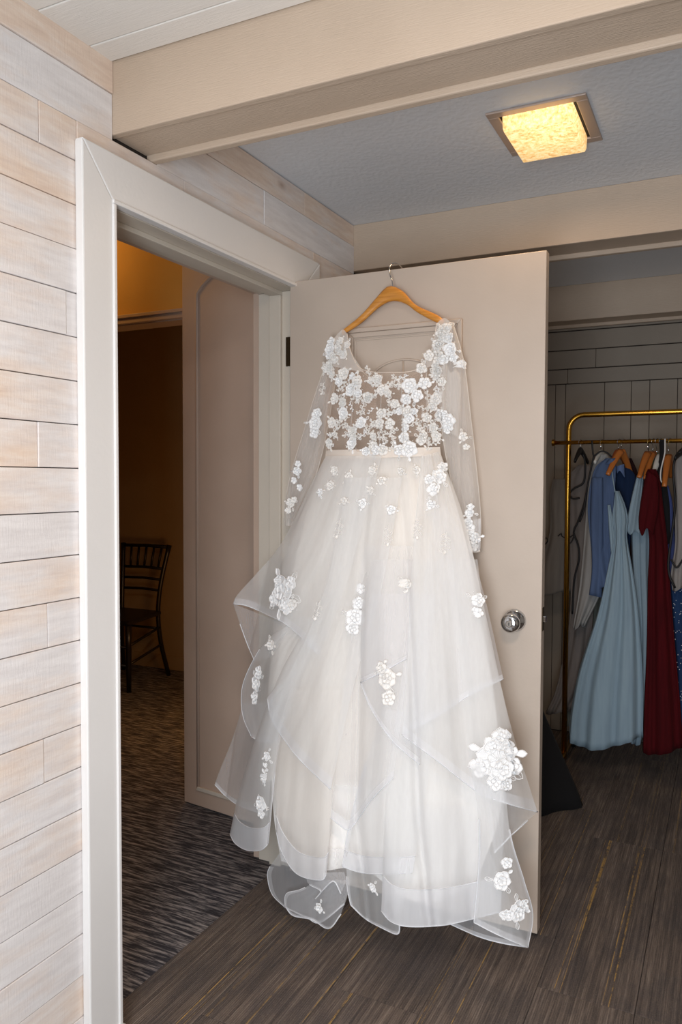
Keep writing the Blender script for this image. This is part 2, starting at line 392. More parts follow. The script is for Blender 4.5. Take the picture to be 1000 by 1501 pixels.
# right wall, wall behind the camera with its window
struct(box('wall_right', M['roomwall'], 3.2, 3.32, -.80, 4.5, 0, ZC, bevel=0))
wf = MB(); WX0, WX1, WZ0, WZ1 = .78, 1.82, .22, 1.88
wf.box(-.15, WX0, -.92, -.80, 0, ZC); wf.box(WX1, 3.3, -.92, -.80, 0, ZC); wf.box(WX0, WX1, -.92, -.80, 0, WZ0); wf.box(WX0, WX1, -.92, -.80, WZ1, ZC)
struct(wf.build('wall_front', M['roomwall']))
wn = MB()
for a in (WX0, (WX0+WX1)/2-.02, WX1-.04): wn.box(a, a+.04, -.90, -.85, WZ0, WZ1)
for z in (WZ0, WZ1-.04): wn.box(WX0, WX1, -.895, -.855, z, z+.04)
struct(wn.build('window_1', M['casing'], bevel=.003))

# ------------------------------------------------------------------ doorway casing and jamb
trim = struct(box('trim_4', M['jamb'], -.150, -.001, DY0-.0, DY1, DZ-.0, DZ+.020, bevel=.001))     # head jamb
def part(name, m, *a, bevel=.002, parent=None): return box(name, m, *a, parent=parent or trim, bevel=bevel)
part('side_jamb', M['jamb'], -.150, -.001, DY0-.012, DY0, .001, DZ)
part('side_jamb', M['jamb'], -.150, -.001, DY1, DY1+.018, .001, DZ)
part('head_stop', M['jamb'], -.098, -.052, DY0, DY1, DZ-.014, DZ)
part('side_stop', M['jamb'], -.098, -.052, DY0, DY0+.006, .001, DZ-.014)
part('side_stop', M['jamb'], -.098, -.052, DY1-.014, DY1, .001, DZ-.014)
# casing, mitred boards
ci0, ci1, co0, co1, cz0, cz1 = 1.453, 2.372, 1.350, 2.500, 2.031, 2.149
th = .024
def mitre(poly, name='casing_board', x=.0005, t=th, m_=None):
    return MB().prism([Vector((x, a, b)) for a, b in poly], (1, 0, 0), t).build(name, m_ or M['casing'], trim, bevel=.0035)
mitre([(co0, .003), (ci0, .003), (ci0, cz0), (co0, cz1)]); mitre([(co1, .003), (co1, cz1), (ci1, cz0), (ci1, .003)]); mitre([(co0+.0006, cz1), (ci0+.0006, cz0), (ci1-.0006, cz0), (co1-.0006, cz1)])
# inner bead
for a in (ci0-.0085, ci1-.0015): part('inner_bead', M['casing'], th*.2, th+.006, a, a+.010, .0035, cz0-.0018)
part('inner_bead', M['casing'], th*.2, th+.006, ci0-.0085, ci1+.0085, cz0-.0015, cz0+.0085)
# hall side casing of the far jamb
for x0, x1 in ((-.176, -.150),): part('hall_casing', M['leaf'], x0, x1, DY1+.004, DY1+.10, .003, DZ+.10); part('hall_casing', M['leaf'], x0, x1, DY0-.1, DY0-.004, .003, DZ+.1); part('hall_casing', M['leaf'], x0, x1, DY0-.004, DY1+.004, DZ+.004, DZ+.1)
# small white foot block by the near jamb
part('plinth_block', M['casing'], -.004, .040, DY0-.028, DY0+.006, .001, .020)

# ------------------------------------------------------------------ open white door
door = struct(box('door_1', M['door'], .004, .862, 2.321, 2.359, .015, 2.045, bevel=.002))
def dpart(name, m_, *a, bevel=.002): return box(name, m_, *a, parent=door, bevel=bevel)
def dpart_l(name, pts, r_, m_): return MB().tube(pts, r_, 8).build(name, m_, door, smooth=True)
mx0, mx1, mz0, mz1 = .215, .613, 1.22, 1.868
def frame(prefix, x0, x1, z0, z1, w_, t):
    f_ = 2.321
    for poly in ([(x0, z0), (x1, z0), (x1-w_, z0+w_), (x0+w_, z0+w_)], [(x0, z1), (x0+w_, z1-w_), (x1-w_, z1-w_), (x1, z1)],
                 [(x0, z0), (x0+w_, z0+w_), (x0+w_, z1-w_), (x0, z1)], [(x1, z0), (x1, z1), (x1-w_, z1-w_), (x1-w_, z0+w_)]):
        MB().prism([Vector((a, f_-t, b)) for a, b in poly], (0, 1, 0), t).build(prefix, M['door'], door, bevel=.0025)
frame('panel_moulding', mx0, mx1, mz0, mz1, .014, .014); frame('panel_moulding', mx0+.014, mx1-.014, mz0+.014, mz1-.014, .016, .007); frame('panel_moulding', mx0+.034, mx1-.034, mz0+.034, mz1-.034, .006, .004)
# small arch moulding inside the panel
cx = .418; zb = 1.673
MB().tube([(cx+.125*math.cos(a), 2.319, zb+.085*math.sin(a)) for a in np.linspace(0, PI, 28)], .0035, 6).build('arch_moulding', M['door'], door, smooth=True)
MB().tube([(cx, 2.319, zb+.085), (cx, 2.319, zb-.20)], .003, 6).build('arch_moulding', M['door'], door, smooth=True)
# knob
kn = MB().lathe([(.034, 0), (.034, .004), (.028, .012), (.016, .018), (.013, .030), (.020, .036), (.0275, .044), (.0285, .056), (.024, .066), (.015, .0695)], (.783, 2.321, .958), (0, -1, 0), 40).build('door_knob', M['chrome'], door, smooth=True)
MB().lathe([(.010, 0), (.010, .003), (.0085, .004)], (.783, 2.252, .958), (0, -1, 0), 24).build('key_cylinder', M['steel'], kn, smooth=False)
box('keyhole', M['black'], .7817, .7843, 2.2472, 2.249, .9535, .9625, kn, 0)
MB().lathe([(.034, 0), (.028, .010), (.013, .03), (.027, .046), (.022, .064), (.01, .067)], (.783, 2.359, .958), (0, 1, 0), 32).build('back_knob', M['chrome'], door, smooth=True)
lp = dpart('latch_plate', M['darkmetal'], .862, .8633, 2.328, 2.352, .930, 1.000, bevel=0)
MB().box(.863, .872, 2.333, 2.347, .957, .975).build('latch_bolt', M['chrome'], lp, bevel=.002)
for z in (1.82, 1.0, .25):
    h = MB().tube([(-.002, 2.352, z-.055), (-.002, 2.352, z+.055)], .0065, 10); h.box(-.002, .030, 2.359, 2.361, z-.05, z+.05); h.box(-.035, -.001, DY1-.006, DY1, z-.05, z+.05)
    h.box(-.004, .000, 2.352, DY1, z-.05, z+.05)
    h.build('hinge', M['darkmetal'], door)

# ------------------------------------------------------------------ hall beyond the doorway
LZ = 2.42
def leafpt(u, z, t=0):   # along the leaf from its free edge (u=0) to the hinge
    a = Vector((-.702, 2.648, 0)); b = Vector((-.165, 2.575, 0)); d = (b-a).normalized(); n = Vector((d.y, -d.x, 0))
    return a+d*u+n*t+Vector((0, 0, z))
Lw = .535
def lp_prism(poly, t0, t1, name, parent, mt, bevel=.002):
    n = (leafpt(0, 0, 1)-leafpt(0, 0, 0))
    return MB().prism([leafpt(a, b, t0) for a, b in poly], n, t1-t0).build(name, mt, parent, bevel=bevel)
door2 = struct(lp_prism([(0, .006), (Lw, .006), (Lw, LZ), (0, LZ)], -.036, 0, 'door_2', None, M['leaf']))
# raised moulding: a tall panel whose top is an arch
xl, xr, zl = .085, Lw-.06, .085
arch = [(xl, zl), (xl, 2.135), (xl+.03, 2.165), (xl+.07, 2.19), (xl+.13, 2.21), ((xl+xr)/2, 2.225), (xr-.13, 2.21), (xr-.07, 2.19), (xr-.03, 2.165), (xr, 2.135), (xr, zl)]
MB().tube([leafpt(a, b, .002) for a, b in arch], .008, 8, flat=.7).build('arched_moulding', M['leaf'], door2, smooth=True)
lp_prism([(xl-.008, zl-.010), (xr+.008, zl-.010), (xr, zl+.006), (xl, zl+.006)], 0, .010, 'bottom_moulding', door2, M['jamb'])
struct(MB().box(-1.9, -.715, 2.70, 2.80, 2.075, 2.66).box(-4.55, -1.9, 2.70, 2.80, 0, 2.66).box(-.72, -.15, 2.70, 2.80, 0, 2.66).build('wall_hall', M['hallwall']))
t5 = struct(box('trim_5', M['leaf'], -1.96, -.70, 2.684, 2.70, 2.060, 2.085)); box('trim_lip', M['leaf'], -1.96, -.70, 2.676, 2.7, 2.083, 2.098, t5); box('head_jamb', M['leaf'], -1.9, -.72, 2.70, 2.80, 2.055, 2.075, t5)
struct(box('wall_far', M['farwall'], -4.6, -.15, 4.505, 4.62, 0, 2.66, bevel=0))
struct(box('baseboard_far', M['farwall'], -4.55, -.16, 4.490, 4.505, 0, .10))
struct(box('wall_hall_left', M['hallwall'], -4.65, -4.55, -.7, 4.6, 0, 2.66, bevel=0))
struct(box('wall_hall_near', M['hallwall'], -4.6, -.15, -.72, -.62, 0, 2.66, bevel=0))
struct(box('ceiling_hall', M['farwall'], -4.65, -.14, -.72, 4.62, 2.66, 2.72, bevel=0))
struct(MB().box(-.152, -.150, -.7, DY0-.1, 0, 2.66).box(-.152, -.150, DY1+.1, 4.5, 0, 2.66).build('wall_hall_right', M['hallwall']))

# chiavari chair in the far room
ch = thing('dining_chair', 'black wooden spindle-back chair standing in the dark room beyond the doorway', 'chair', (-2.36, 4.12, 0))
def tb(name, pts, r_, par=ch, n=10): return MB().tube(pts, r_, n).build(name, M['chair'], par, smooth=True)
XL, XR = -2.556, -2.150
for X, s in ((XL, -1), (XR, 1)):
    pts = spline([(X-.0*s, 4.352, .001), (X-.028*s, 4.30, .25), (X-.040*s, 4.29, .46), (X-.030*s, 4.31, .66), (X+.004*s, 4.36, .92)], 16)
    tb('rear_leg', pts, [.0155]*15+[.019])
for X in (-2.59, -2.098): tb('leg', [(X, 3.884, .001), (X, 3.884, .12), (X, 3.884, .30), (X, 3.884, .435)], [.015, .0165, .019, .021])
def bw(z): # back post position
    return interp(z, [0, .25, .46, .66, .92], [4.352, 4.30, 4.29, 4.31, 4.36]), interp(z, [0, .25, .46, .66, .92], [0, .028, .040, .030, -.004])
for z, r_ in ((.905, .0125), (.755, .0105), (.68, .0095), (.605, .0095)):
    y_, i_ = bw(z); tb('back_rail', [(XL+i_, y_, z), ((XL+XR)/2, y_+.012, z+.004), (XR-i_, y_, z)], r_)
for k in range(5):
    t = (k+1)/6; a, b = bw(.755), bw(.905)
    tb('spindle', [(XL+a[1]+(XR-XL-2*a[1])*t, a[0]+.01, .755), (XL+b[1]+(XR-XL-2*b[1])*t, b[0]+.01, .905)], .0085, n=8)
st = MB().prism([Vector(p) for p in ((-2.61, 3.862, .435), (-2.078, 3.862, .435), (-2.17, 4.305, .435), (-2.536, 4.305, .435))], (0, 0, 1), .030).build('seat', M['chair'], ch, bevel=.012)
for z in (.20, .32):
    y_, i_ = bw(z)
    for X, Xf, s in ((XL, -2.59, -1), (XR, -2.098, 1)): tb('stretcher', [(X-i_*s, y_, z+.03), (Xf, 3.884, z-.02)], .009, n=8)
    tb('stretcher', [(-2.59, 3.884, z-.03), (-2.098, 3.884, z-.03)], .009, n=8)
y_, i_ = bw(.34); tb('stretcher', [(XL+i_, y_, .34), (XR-i_, y_, .34)], .009, n=8)

# ------------------------------------------------------------------ ceiling lamp
la = thing('ceiling_lamp', 'square recessed ceiling light with glowing amber textured glass between the beams', 'lamp', (.862, 2.29, ZC))
FX0, FX1, FY0, FY1 = .728, .996, 2.135, 2.44
fr = MB(); w_ = .030
for (a, b, c, d) in ((FX0, FX1, FY0, FY0+w_), (FX0, FX1, FY1-w_, FY1), (FX0, FX0+w_, FY0+w_, FY1-w_), (FX1-w_, FX1, FY0+w_, FY1-w_)):
    MB().box(a, b, c, d, ZC-.007, ZC-.0002).build('frame_bar', M['nickel'], la, bevel=.002)
box('dark_rim', M['black'], FX0+w_-.001, FX1-w_+.001, FY0+w_-.001, FY1-w_+.001, ZC-.0012, ZC-.0002, la, 0)
# glass tray with ribbed sides
gx0, gx1, gy0, gy1 = FX0+w_+.010, FX1-w_-.010, FY0+w_+.003, FY1-w_-.002; gl = MB(); dp = .046
per = []
def rib(n, p, q_):
    for i in range(n):
        t = i/n; a = np.array(p)*(1-t)+np.array(q_)*t; per.append((a[0], a[1], i))
rib(56, (gx0, gy0), (gx1, gy0)); rib(60, (gx1, gy0), (gx1, gy1)); rib(56, (gx1, gy1), (gx0, gy1)); rib(60, (gx0, gy1), (gx0, gy0))
cxm, cym = (gx0+gx1)/2, (gy0+gy1)/2; K = len(per); vs = []
for (z, s_) in ((ZC-.001, 1.0), (ZC-dp*.8, .985), (ZC-dp, .95)):
    for j, (a, b, i) in enumerate(per):
        k_ = s_+(.012 if j % 2 else 0); vs.append((cxm+(a-cxm)*k_, cym+(b-cym)*k_, z))
fs = [(r_*K+j, r_*K+(j+1) % K, (r_+1)*K+(j+1) % K, (r_+1)*K+j) for r_ in range(2) for j in range(K)]
fs.append(tuple(2*K+j for j in range(K)))
gl.add(vs, fs).build('glass_shade', M['lampglass'], la)
dl = bpy.data.lights.new('ceiling_lamp_light', 'AREA'); dl.shape = 'SQUARE'; dl.size = .2; dl.energy = 3.0; dl.color = (1, .68, .38)
ol = bpy.data.objects.new('lamp_glow', dl); COL.objects.link(ol); ol.parent = la; ol.location = (0, 0, -.052)
dl.shape = 'SQUARE'

# ------------------------------------------------------------------ wedding dress
HL = thing('dress_hanger', 'honey-coloured wooden hanger hooked over the top of the open door', 'hanger', tuple(at(575, 440, 2.285)))
def hp(x, y, Y=2.280): return at(x, y, Y)
top_ = spline([(503, 484), (530, 462), (552, 437), (566, 422), (577, 420), (592, 428), (610, 447), (640, 461), (650, 468)], 28)
bot_ = spline([(503, 491), (530, 473), (556, 450), (576, 441), (596, 446), (612, 458), (636, 471), (650, 476)], 28)
hb = MB(); vs = []; n_ = len(top_)
for (p, q_) in zip(top_, bot_):
    a = hp(*p); b = hp(*q_); c = (a+b)/2
    for pt, dy in ((a, -.003), (c+(a-c)*.6, -.008), (c+(b-c)*.6, -.008), (b, -.003), (b, .004), (a, .004)): vs.append(pt+Vector((0, dy, 0)))
fs = [(i*6+k, i*6+(k+1) % 6, (i+1)*6+(k+1) % 6, (i+1)*6+k) for i in range(n_-1) for k in range(6)]+[tuple(range(6)), tuple((n_-1)*6+k for k in range(6))]
hb.add(vs, fs).build('wooden_body', M['hanger'], HL, smooth=True)
hook = [hp(576, 424), hp(574.5, 410), hp(572, 404), hp(571, 396, 2.283)]
e = hp(571.5, 390.5, 2.285); hook += [e, e+Vector((.004, .010, .010)), e+Vector((.010, .028, .015)), e+Vector((.017, .048, .010)), e+Vector((.020, .080, -.006)), e+Vector((.020, .083, -.022))]
MB().tube(spline(hook, 40), .0019, 8).build('metal_hook', M['chrome'], HL, smooth=True)

dress = thing('wedding_dress', 'white tulle wedding dress with lace flowers hanging from the open door', 'dress', tuple(at(570, 1380, 2.2)))
SURF = []   # (bvh, object)
YS = [470, 560, 668, 800, 1000, 1200, 1400]
def body(x, y, off):
    c = interp(y, YS, [572, 562, 562, 560, 560, 562, 585]); h = interp(y, YS, [98, 92, 88, 160, 205, 235, 225])
    ye = interp(y, YS, [2.286, 2.276, 2.268, 2.25, 2.235, 2.225, 2.222]); yf = interp(y, YS, [2.255, 2.215, 2.195, 2.14, 2.06, 2.00, 1.98])
    s_ = (x-c)/h; b = max(0, 1-s_*s_)**.7
    return ye-(ye-yf)*b-off
def pleat(x, y):
    if y < 660: return 0
    c = interp(y, YS, [572, 562, 562, 560, 560, 562, 585]); h = interp(y, YS, [98, 92, 88, 160, 205, 235, 225]); s_ = (x-c)/h
    a = interp(y, [668, 800, 1000, 1350], [.0015, .006, .012, .017])
    w_ = lambda k, p: math.sin(k*s_+p+.5*math.sin(2.1*s_+y*.004))
    return a*(w_(9, .4)+.55*w_(17, 2.0)+.16*w_(31, .9)+.05*w_(57, 1.7))-a*(1.6*math.exp(-((s_+.17)/.035)**2)+1.6*math.exp(-((s_-.22)/.03)**2))
def coons(T, B, L, R_, nu, nv):
    T, B = spline(T, nu+1), spline(B, nu+1); L, R_ = spline(L, nv+1), spline(R_, nv+1); g = []
    for j in range(nv+1):
        v = j/nv; row = []
        for i in range(nu+1):
            u = i/nu
            p = (1-v)*T[i]+v*B[i]+(1-u)*L[j]+u*R_[j]-((1-u)*(1-v)*T[0]+u*(1-v)*T[-1]+(1-u)*v*B[0]+u*v*B[-1]); row.append(p)
        g.append(row)
    return g
def sheet(name, L, R_, B=None, T=None, off=0.0, fr=3, a0=.002, a1=.012, ph=0.0, m_='tulle', parent=None, nu=44, nv=60, hem=True, band=.0, sides='', bul=0.0, depth=None, hemr=.0020, label=None, curl=0.0):
    B = B or [L[-1], R_[-1]]; T = T or [L[0], R_[0]]
    g = coons(T, B, L, R_, nu, nv); vs = []; P3 = []
    for j, row in enumerate(g):
        v = j/nv; am = a0+(a1-a0)*v**1.3; r3 = []
        for i, p in enumerate(row):
            u = i/nu
            f_ = math.sin(2*PI*fr*u+ph+.7*math.sin(v*2.3+ph))+.45*math.sin(2*PI*fr*1.73*u+ph*2.1+v)+.22*math.sin(2*PI*fr*3.9*u+ph*3.3)
            am_ = am if depth is not None or p[1] < 668 else min(am, .0025+am*.12)
            Y = (depth if depth is not None else body(p[0], p[1], off)-pleat(p[0], p[1]))-am_*f_-bul*v**.6*max(0, 1-(2*u-1)**2)**.5
            r3.append(at(p[0], p[1], min(Y, 2.3185)))
        P3.append(r3); vs += r3
    n1 = nu+1; fs = [(j*n1+i, j*n1+i+1, (j+1)*n1+i+1, (j+1)*n1+i) for j in range(nv) for i in range(nu)]
    o = MB().add(vs, fs).build(name, M[m_], parent or dress, smooth=True, label=label)
    SURF.append((BVHTree.FromPolygons([tuple(v) for v in vs], fs), o))
    if hem:
        MB().tube([p for p in P3[-1]], hemr, 6).build('hem_cord', M['edge'], o, smooth=True)
        def strip(cols, step=3):
            bv = []; k = len(cols[0])
            for c_ in cols: bv += [p+(CAM-p).normalized()*.0022 for p in c_]
            MB().add(bv, [(a*k+i, a*k+i+1, (a+1)*k+i+1, (a+1)*k+i) for a in range(len(cols)-1) for i in range(k-1)]).build('folded_hem', M['braid2'], o, smooth=True)
        if not band: strip(P3[-3:])
        if 'L' in sides: strip([[r_[i] for r_ in P3[int(nv*.35):]] for i in (0, 1, 2)])
        if 'R' in sides: strip([[r_[i] for r_ in P3[int(nv*.35):]] for i in (-1, -2, -3)])
    if sides and not hem:
        strip = lambda c_: None
    if 1:
        if 'L' in sides: MB().tube([r_[0] for r_ in P3[int(nv*.35):]], hemr*.8, 6).build('hem_cord', M['edge'], o, smooth=True)
        if 'R' in sides: MB().tube([r_[-1] for r_ in P3[int(nv*.35):]], hemr*.8, 6).build('hem_cord', M['edge'], o, smooth=True)
    if band:
        j0 = max(1, int(nv*(1-band))); bv = []
        for r_ in P3[j0:]: bv += [p+(CAM-p).normalized()*.0022 for p in r_]
        k = nv-j0; fb = [(j*n1+i, j*n1+i+1, (j+1)*n1+i+1, (j+1)*n1+i) for j in range(k) for i in range(nu)]
        MB().add(bv, fb).build('horsehair_band', M['braid'], o, smooth=True)
        MB().tube([p+(CAM-p).normalized()*.002 for p in P3[j0]], .0013, 5).build('band_stitch', M['edge'], o, smooth=True)
    return o

# lining: opaque, closed by a back sheet
sheet('lining', [(479, 668), (448, 760), (418, 900), (398, 1050), (400, 1180), (412, 1262)], [(645, 662), (680, 780), (705, 900), (728, 1050), (735, 1180), (700, 1290)],
      [(412, 1262), (450, 1274), (480, 1276), (510, 1272), (545, 1280), (585, 1312), (640, 1322), (700, 1290)], off=-.030, fr=5, a0=.002, a1=.016, m_='lining', nu=72, hem=False)
sheet('lining_back', [(479, 668), (448, 760), (418, 900), (402, 1050), (405, 1170), (418, 1255)], [(645, 662), (678, 780), (702, 900), (722, 1050), (728, 1180), (700, 1270)], depth=2.300, fr=6, a0=.001, a1=.010, m_='lining', nu=40, nv=30, hem=False)
# big full overskirt of soft tulle from the waist
sheet('overskirt', [(478, 668), (452, 730), (424, 800), (405, 880), (398, 960), (388, 1080), (382, 1150)], [(645, 662), (676, 750), (700, 840), (718, 940), (742, 1040), (752, 1120)],
      [(382, 1150), (440, 1130), (490, 1150), (560, 1150), (600, 1120), (680, 1150), (752, 1120)], off=.0, fr=6, a0=.003, a1=.013, m_='tulle_ivory', nu=90, hem=False)
# cascading flounces, each with a corded hem
F = F
sheet('flounce', [(357, 1030), (340, 1085), (322, 1130), (315, 1150)], [(410, 1030), (402, 1100), (392, 1195)], [(315, 1150), (331, 1168), (352, 1184), (392, 1200)], off=.002, fr=1.5, a1=.008, m_='tulle_thin')
sheet('flounce', [(436, 905), (395, 935), (373, 965), (357, 1001), (354, 1030), (358, 1055), (369, 1080)], [(470, 905), (440, 960), (415, 1085)], [(369, 1080), (385, 1087), (415, 1085)], off=.010, fr=1.5, a1=.008, m_='tulle', sides='L', hemr=.0024)
sheet('flounce', [(342, 885), (352, 915), (363, 945), (373, 968)], [(425, 917), (412, 940), (395, 965)], off=.010, fr=1, a1=.004, m_='tulle_thin', sides='L', hem=False)
sheet('flounce', [(478, 668), (455, 712), (434, 756), (408, 803), (375, 842), (348, 872), (342, 885)], [(560, 668), (530, 780), (500, 880), (468, 960)], [(342, 885), (362, 888), (392, 901), (425, 919), (468, 960)], off=.022, fr=2.5, a0=.002, a1=.010, m_='tulle', sides='')
sheet('flounce', [(442, 930), (412, 985), (382, 1060), (352, 1155), (337, 1222)], [(470, 930), (435, 1010), (408, 1100), (393, 1237)], [(337, 1222), (345, 1236), (362, 1246), (382, 1246), (393, 1237)], off=.022, fr=.8, a1=.010, bul=.03, m_='tulle', band=.10, sides='R')
sheet('flounce', [(428, 1010), (408, 1080), (403, 1150), (405, 1218)], [(500, 1010), (492, 1120), (487, 1200), (479, 1280)], [(405, 1218), (414, 1250), (436, 1281), (470, 1290), (479, 1280)], off=.020, fr=1.3, a1=.012, bul=.02, m_='tulle_ivory', band=.11)
sheet('flounce', [(505, 700), (478, 850), (430, 970), (392, 1023)], [(590, 700), (560, 860), (520, 1000), (485, 1157)], [(392, 1023), (400, 1056), (435, 1108), (485, 1157)], off=.034, fr=2.2, a1=.010, m_='tulle', sides='')
sheet('flounce', [(560, 1040), (530, 1140), (512, 1210), (502, 1270)], [(640, 1040), (625, 1160), (605, 1279)], [(502, 1270), (530, 1279), (565, 1281), (605, 1279)], off=.016, fr=1.3, a1=.010, m_='tulle', sides='L', band=.10)
sheet('flounce', [(535, 800), (512, 950), (495, 1080), (485, 1198)], [(605, 800), (600, 950), (590, 1050), (577, 1139)], [(485, 1198), (498, 1209), (514, 1214), (545, 1172), (577, 1139)], off=.028, fr=1.6, a1=.010, m_='tulle_thin')
sheet('flounce', [(612, 820), (588, 1000), (567, 1150), (559, 1335)], [(700, 820), (722, 1000), (738, 1150), (735, 1336)], [(559, 1335), (574, 1351), (600, 1358), (650, 1356), (692, 1347), (735, 1336)], off=.018, fr=2.6, a1=.013, bul=.008, m_='tulle', band=.085, sides='', nu=64)
sheet('flounce', [(600, 1180), (620, 1260), (655, 1352)], [(690, 1180), (735, 1290), (771, 1388)], [(655, 1352), (700, 1372), (735, 1382), (771, 1388)], off=-.004, fr=1.2, a1=.006, m_='tulle_thin')
sheet('flounce', [(690, 1120), (702, 1200), (702, 1270), (695, 1352)], [(738, 1120), (748, 1220), (768, 1290), (781, 1340), (774, 1389)], [(695, 1352), (730, 1370), (774, 1389)], off=.050, fr=1.2, a1=.008, m_='tulle', sides='LR')
sheet('flounce', [(618, 668), (606, 800), (598, 960), (590, 1077)], [(645, 662), (682, 765), (712, 900), (748, 1060), (788, 1190)], [(590, 1077), (640, 1114), (700, 1160), (745, 1178), (788, 1190)], off=.046, fr=2.6, a0=.002, a1=.012, m_='tulle', nu=64)
sheet('flounce', [(640, 720), (615, 900), (590, 1077)], [(690, 800), (712, 880), (738, 995)], [(590, 1077), (640, 1050), (690, 1018), (738, 995)], off=.038, fr=2, a1=.008, m_='tulle_thin')
sheet('flounce', [(700, 1150), (715, 1200), (725, 1250)], [(788, 1190), (768, 1208), (748, 1226)], [(725, 1250), (735, 1240), (748, 1226)], T=[(700, 1150), (745, 1172), (788, 1190)], off=.020, fr=1, a1=.004, m_='tulle_thin', sides='R')
sheet('flounce', [(545, 820), (530, 900), (529, 1000)], [(612, 820), (606, 900), (596, 965)], [(529, 1000), (560, 985), (596, 965)], off=.040, fr=1.2, a1=.006, m_='tulle_thin')
sheet('flounce', [(545, 870), (531, 940), (529, 1001)], [(640, 870), (625, 1000), (615, 1120)], [(529, 1001), (545, 1040), (575, 1085), (615, 1120)], off=.036, fr=1.2, a1=.006, m_='tulle_thin')
# trailing under-hem at the bottom left: swirled ruffles
sheet('train_ruffle', [(418, 1240), (395, 1272), (393, 1290), (400, 1312), (418, 1330)], [(512, 1245), (515, 1290), (505, 1325)], [(418, 1330), (450, 1345), (470, 1352), (505, 1325)], off=-.012, fr=1.6, a1=.014, m_='tulle_thin', sides='L')
sheet('train_ruffle', [(470, 1290), (440, 1304), (420, 1310), (418, 1328)], [(508, 1290), (510, 1310), (500, 1340)], [(418, 1328), (430, 1342), (458, 1348), (482, 1361), (500, 1340)], off=.020, fr=1.4, a1=.012, m_='tulle_thin', sides='L')
sheet('train_ruffle', [(448, 1280), (452, 1295), (470, 1306), (462, 1318)], [(505, 1278), (507, 1292), (500, 1310)], [(462, 1318), (478, 1300), (490, 1292), (500, 1310)], off=.032, fr=1, a1=.008, m_='tulle_thin', sides='L')
sheet('train_ruffle', [(508, 1262), (509, 1300), (514, 1326)], [(590, 1262), (592, 1310), (586, 1352)], [(514, 1326), (535, 1346), (560, 1360), (583, 1369), (586, 1352)], off=-.004, fr=1.4, a1=.010, m_='tulle', sides='L')
0 and sheet('train_ruffle', [(450, 1270), (460, 1290), (470, 1300)], [(560, 1270), (555, 1290), (545, 1300)], off=-.02, fr=3, a1=.012, m_='lining', hem=False)
# waistband and bodice
sheet('waistband', [(478, 660), (477, 674)], [(645, 655), (647, 668)], off=.006, fr=7, a0=.0008, a1=.0008, m_='waistband', nv=4, hem=False)
bod = sheet('bodice', [(482, 520), (474, 600), (478, 664)], [(650, 512), (651, 590), (646, 659)], T=[(482, 520), (505, 522), (530, 542), (572, 546), (612, 541), (634, 515), (650, 512)], off=.004, fr=4, a0=.002, a1=.002, m_='nude', hem=False)
sheet('bodice_back', [(486, 512), (478, 600), (480, 664)], [(648, 505), (650, 590), (645, 659)], T=[(486, 512), (508, 520), (535, 552), (572, 556), (605, 551), (630, 512), (648, 505)], depth=2.300, fr=3, a0=.0015, a1=.0015, m_='nude', hem=False, nv=24)
sheet('bust_cup', [(500, 562), (497, 600), (505, 640)], [(548, 560), (552, 600), (540, 640)], T=[(500, 562), (522, 548), (548, 560)], off=.000, fr=1, a0=.001, a1=.001, m_='nude', hem=False, nv=16, nu=16)
sheet('bust_cup', [(590, 560), (586, 600), (596, 640)], [(640, 552), (644, 600), (636, 640)], T=[(590, 560), (614, 545), (640, 552)], off=.000, fr=1, a0=.001, a1=.001, m_='nude', hem=False, nv=16, nu=16)
sheet('strap', [(496, 488), (484, 505), (478, 535)], [(509, 489), (514, 514), (534, 546)], T=[(496, 488), (503, 483), (509, 489)], off=.006, fr=1, a0=.001, a1=.001, m_='tulle_ivory', hem=False, nv=24, nu=14)
sheet('strap', [(640, 474), (632, 512), (608, 545)], [(664, 476), (660, 500), (652, 530)], T=[(640, 474), (652, 466), (664, 476)], off=.006, fr=1, a0=.001, a1=.001, m_='tulle_ivory', hem=False, nv=24, nu=14)
MB().tube([at(a, b, body(a, b, .008)) for a, b in spline([(509, 489), (514, 514), (530, 541), (572, 546), (612, 541), (633, 514), (640, 474)], 50)], .0013, 6).build('neckline_cord', M['waistband'], bod, smooth=True)
MB().tube([at(a, b, 2.292) for a, b in spline([(503, 489), (506, 512), (522, 536), (540, 552)], 24)], .0016, 6).build('neckline_cord', M['waistband'], bod, smooth=True)
# boning channels
for a, b in (((520, 548), (512, 662)), ((560, 548), (556, 662)), ((588, 548), (592, 662)), ((625, 530), (627, 660))):
    MB().tube([at(a[0]+(b[0]-a[0])*t, a[1]+(b[1]-a[1])*t, body(a[0]+(b[0]-a[0])*t, a[1]+(b[1]-a[1])*t, .0065)) for t in np.linspace(0, 1, 12)], .0016, 5).build('boning', M['sleeve'], bod, smooth=True)
# sheer sleeves, front and back
def sleeve(L, R_, B, T, d0):
    sheet('sleeve', L, R_, B, T, depth=d0, fr=1.6, a0=.004, a1=.004, bul=.028, m_='sleeve', hem=False, nu=26)
    sheet('sleeve', L, R_, B, T, depth=d0+.014, fr=1.2, a0=.003, a1=.003, bul=-.010, m_='sleeve', hem=False, nu=20, nv=40)
    Ll, Rl = spline(L, 30), spline(R_, 30)
    for Q in (Ll, Rl): MB().tube([at(p[0], p[1], d0-.006) for p in Q], .0011, 5).build('sleeve_seam', M['tulle_ivory'], dress, smooth=True)
sleeve([(494, 492), (468, 560), (446, 630), (425, 700), (417, 748), (418, 770)], [(504, 498), (492, 560), (478, 640), (462, 700), (442, 745), (430, 772)], None, None, 2.262)
sleeve([(650, 474), (640, 545), (645, 610), (656, 680), (672, 745), (684, 808)], [(664, 472), (680, 530), (690, 610), (699, 690), (705, 760), (704, 808)], None, None, 2.262)
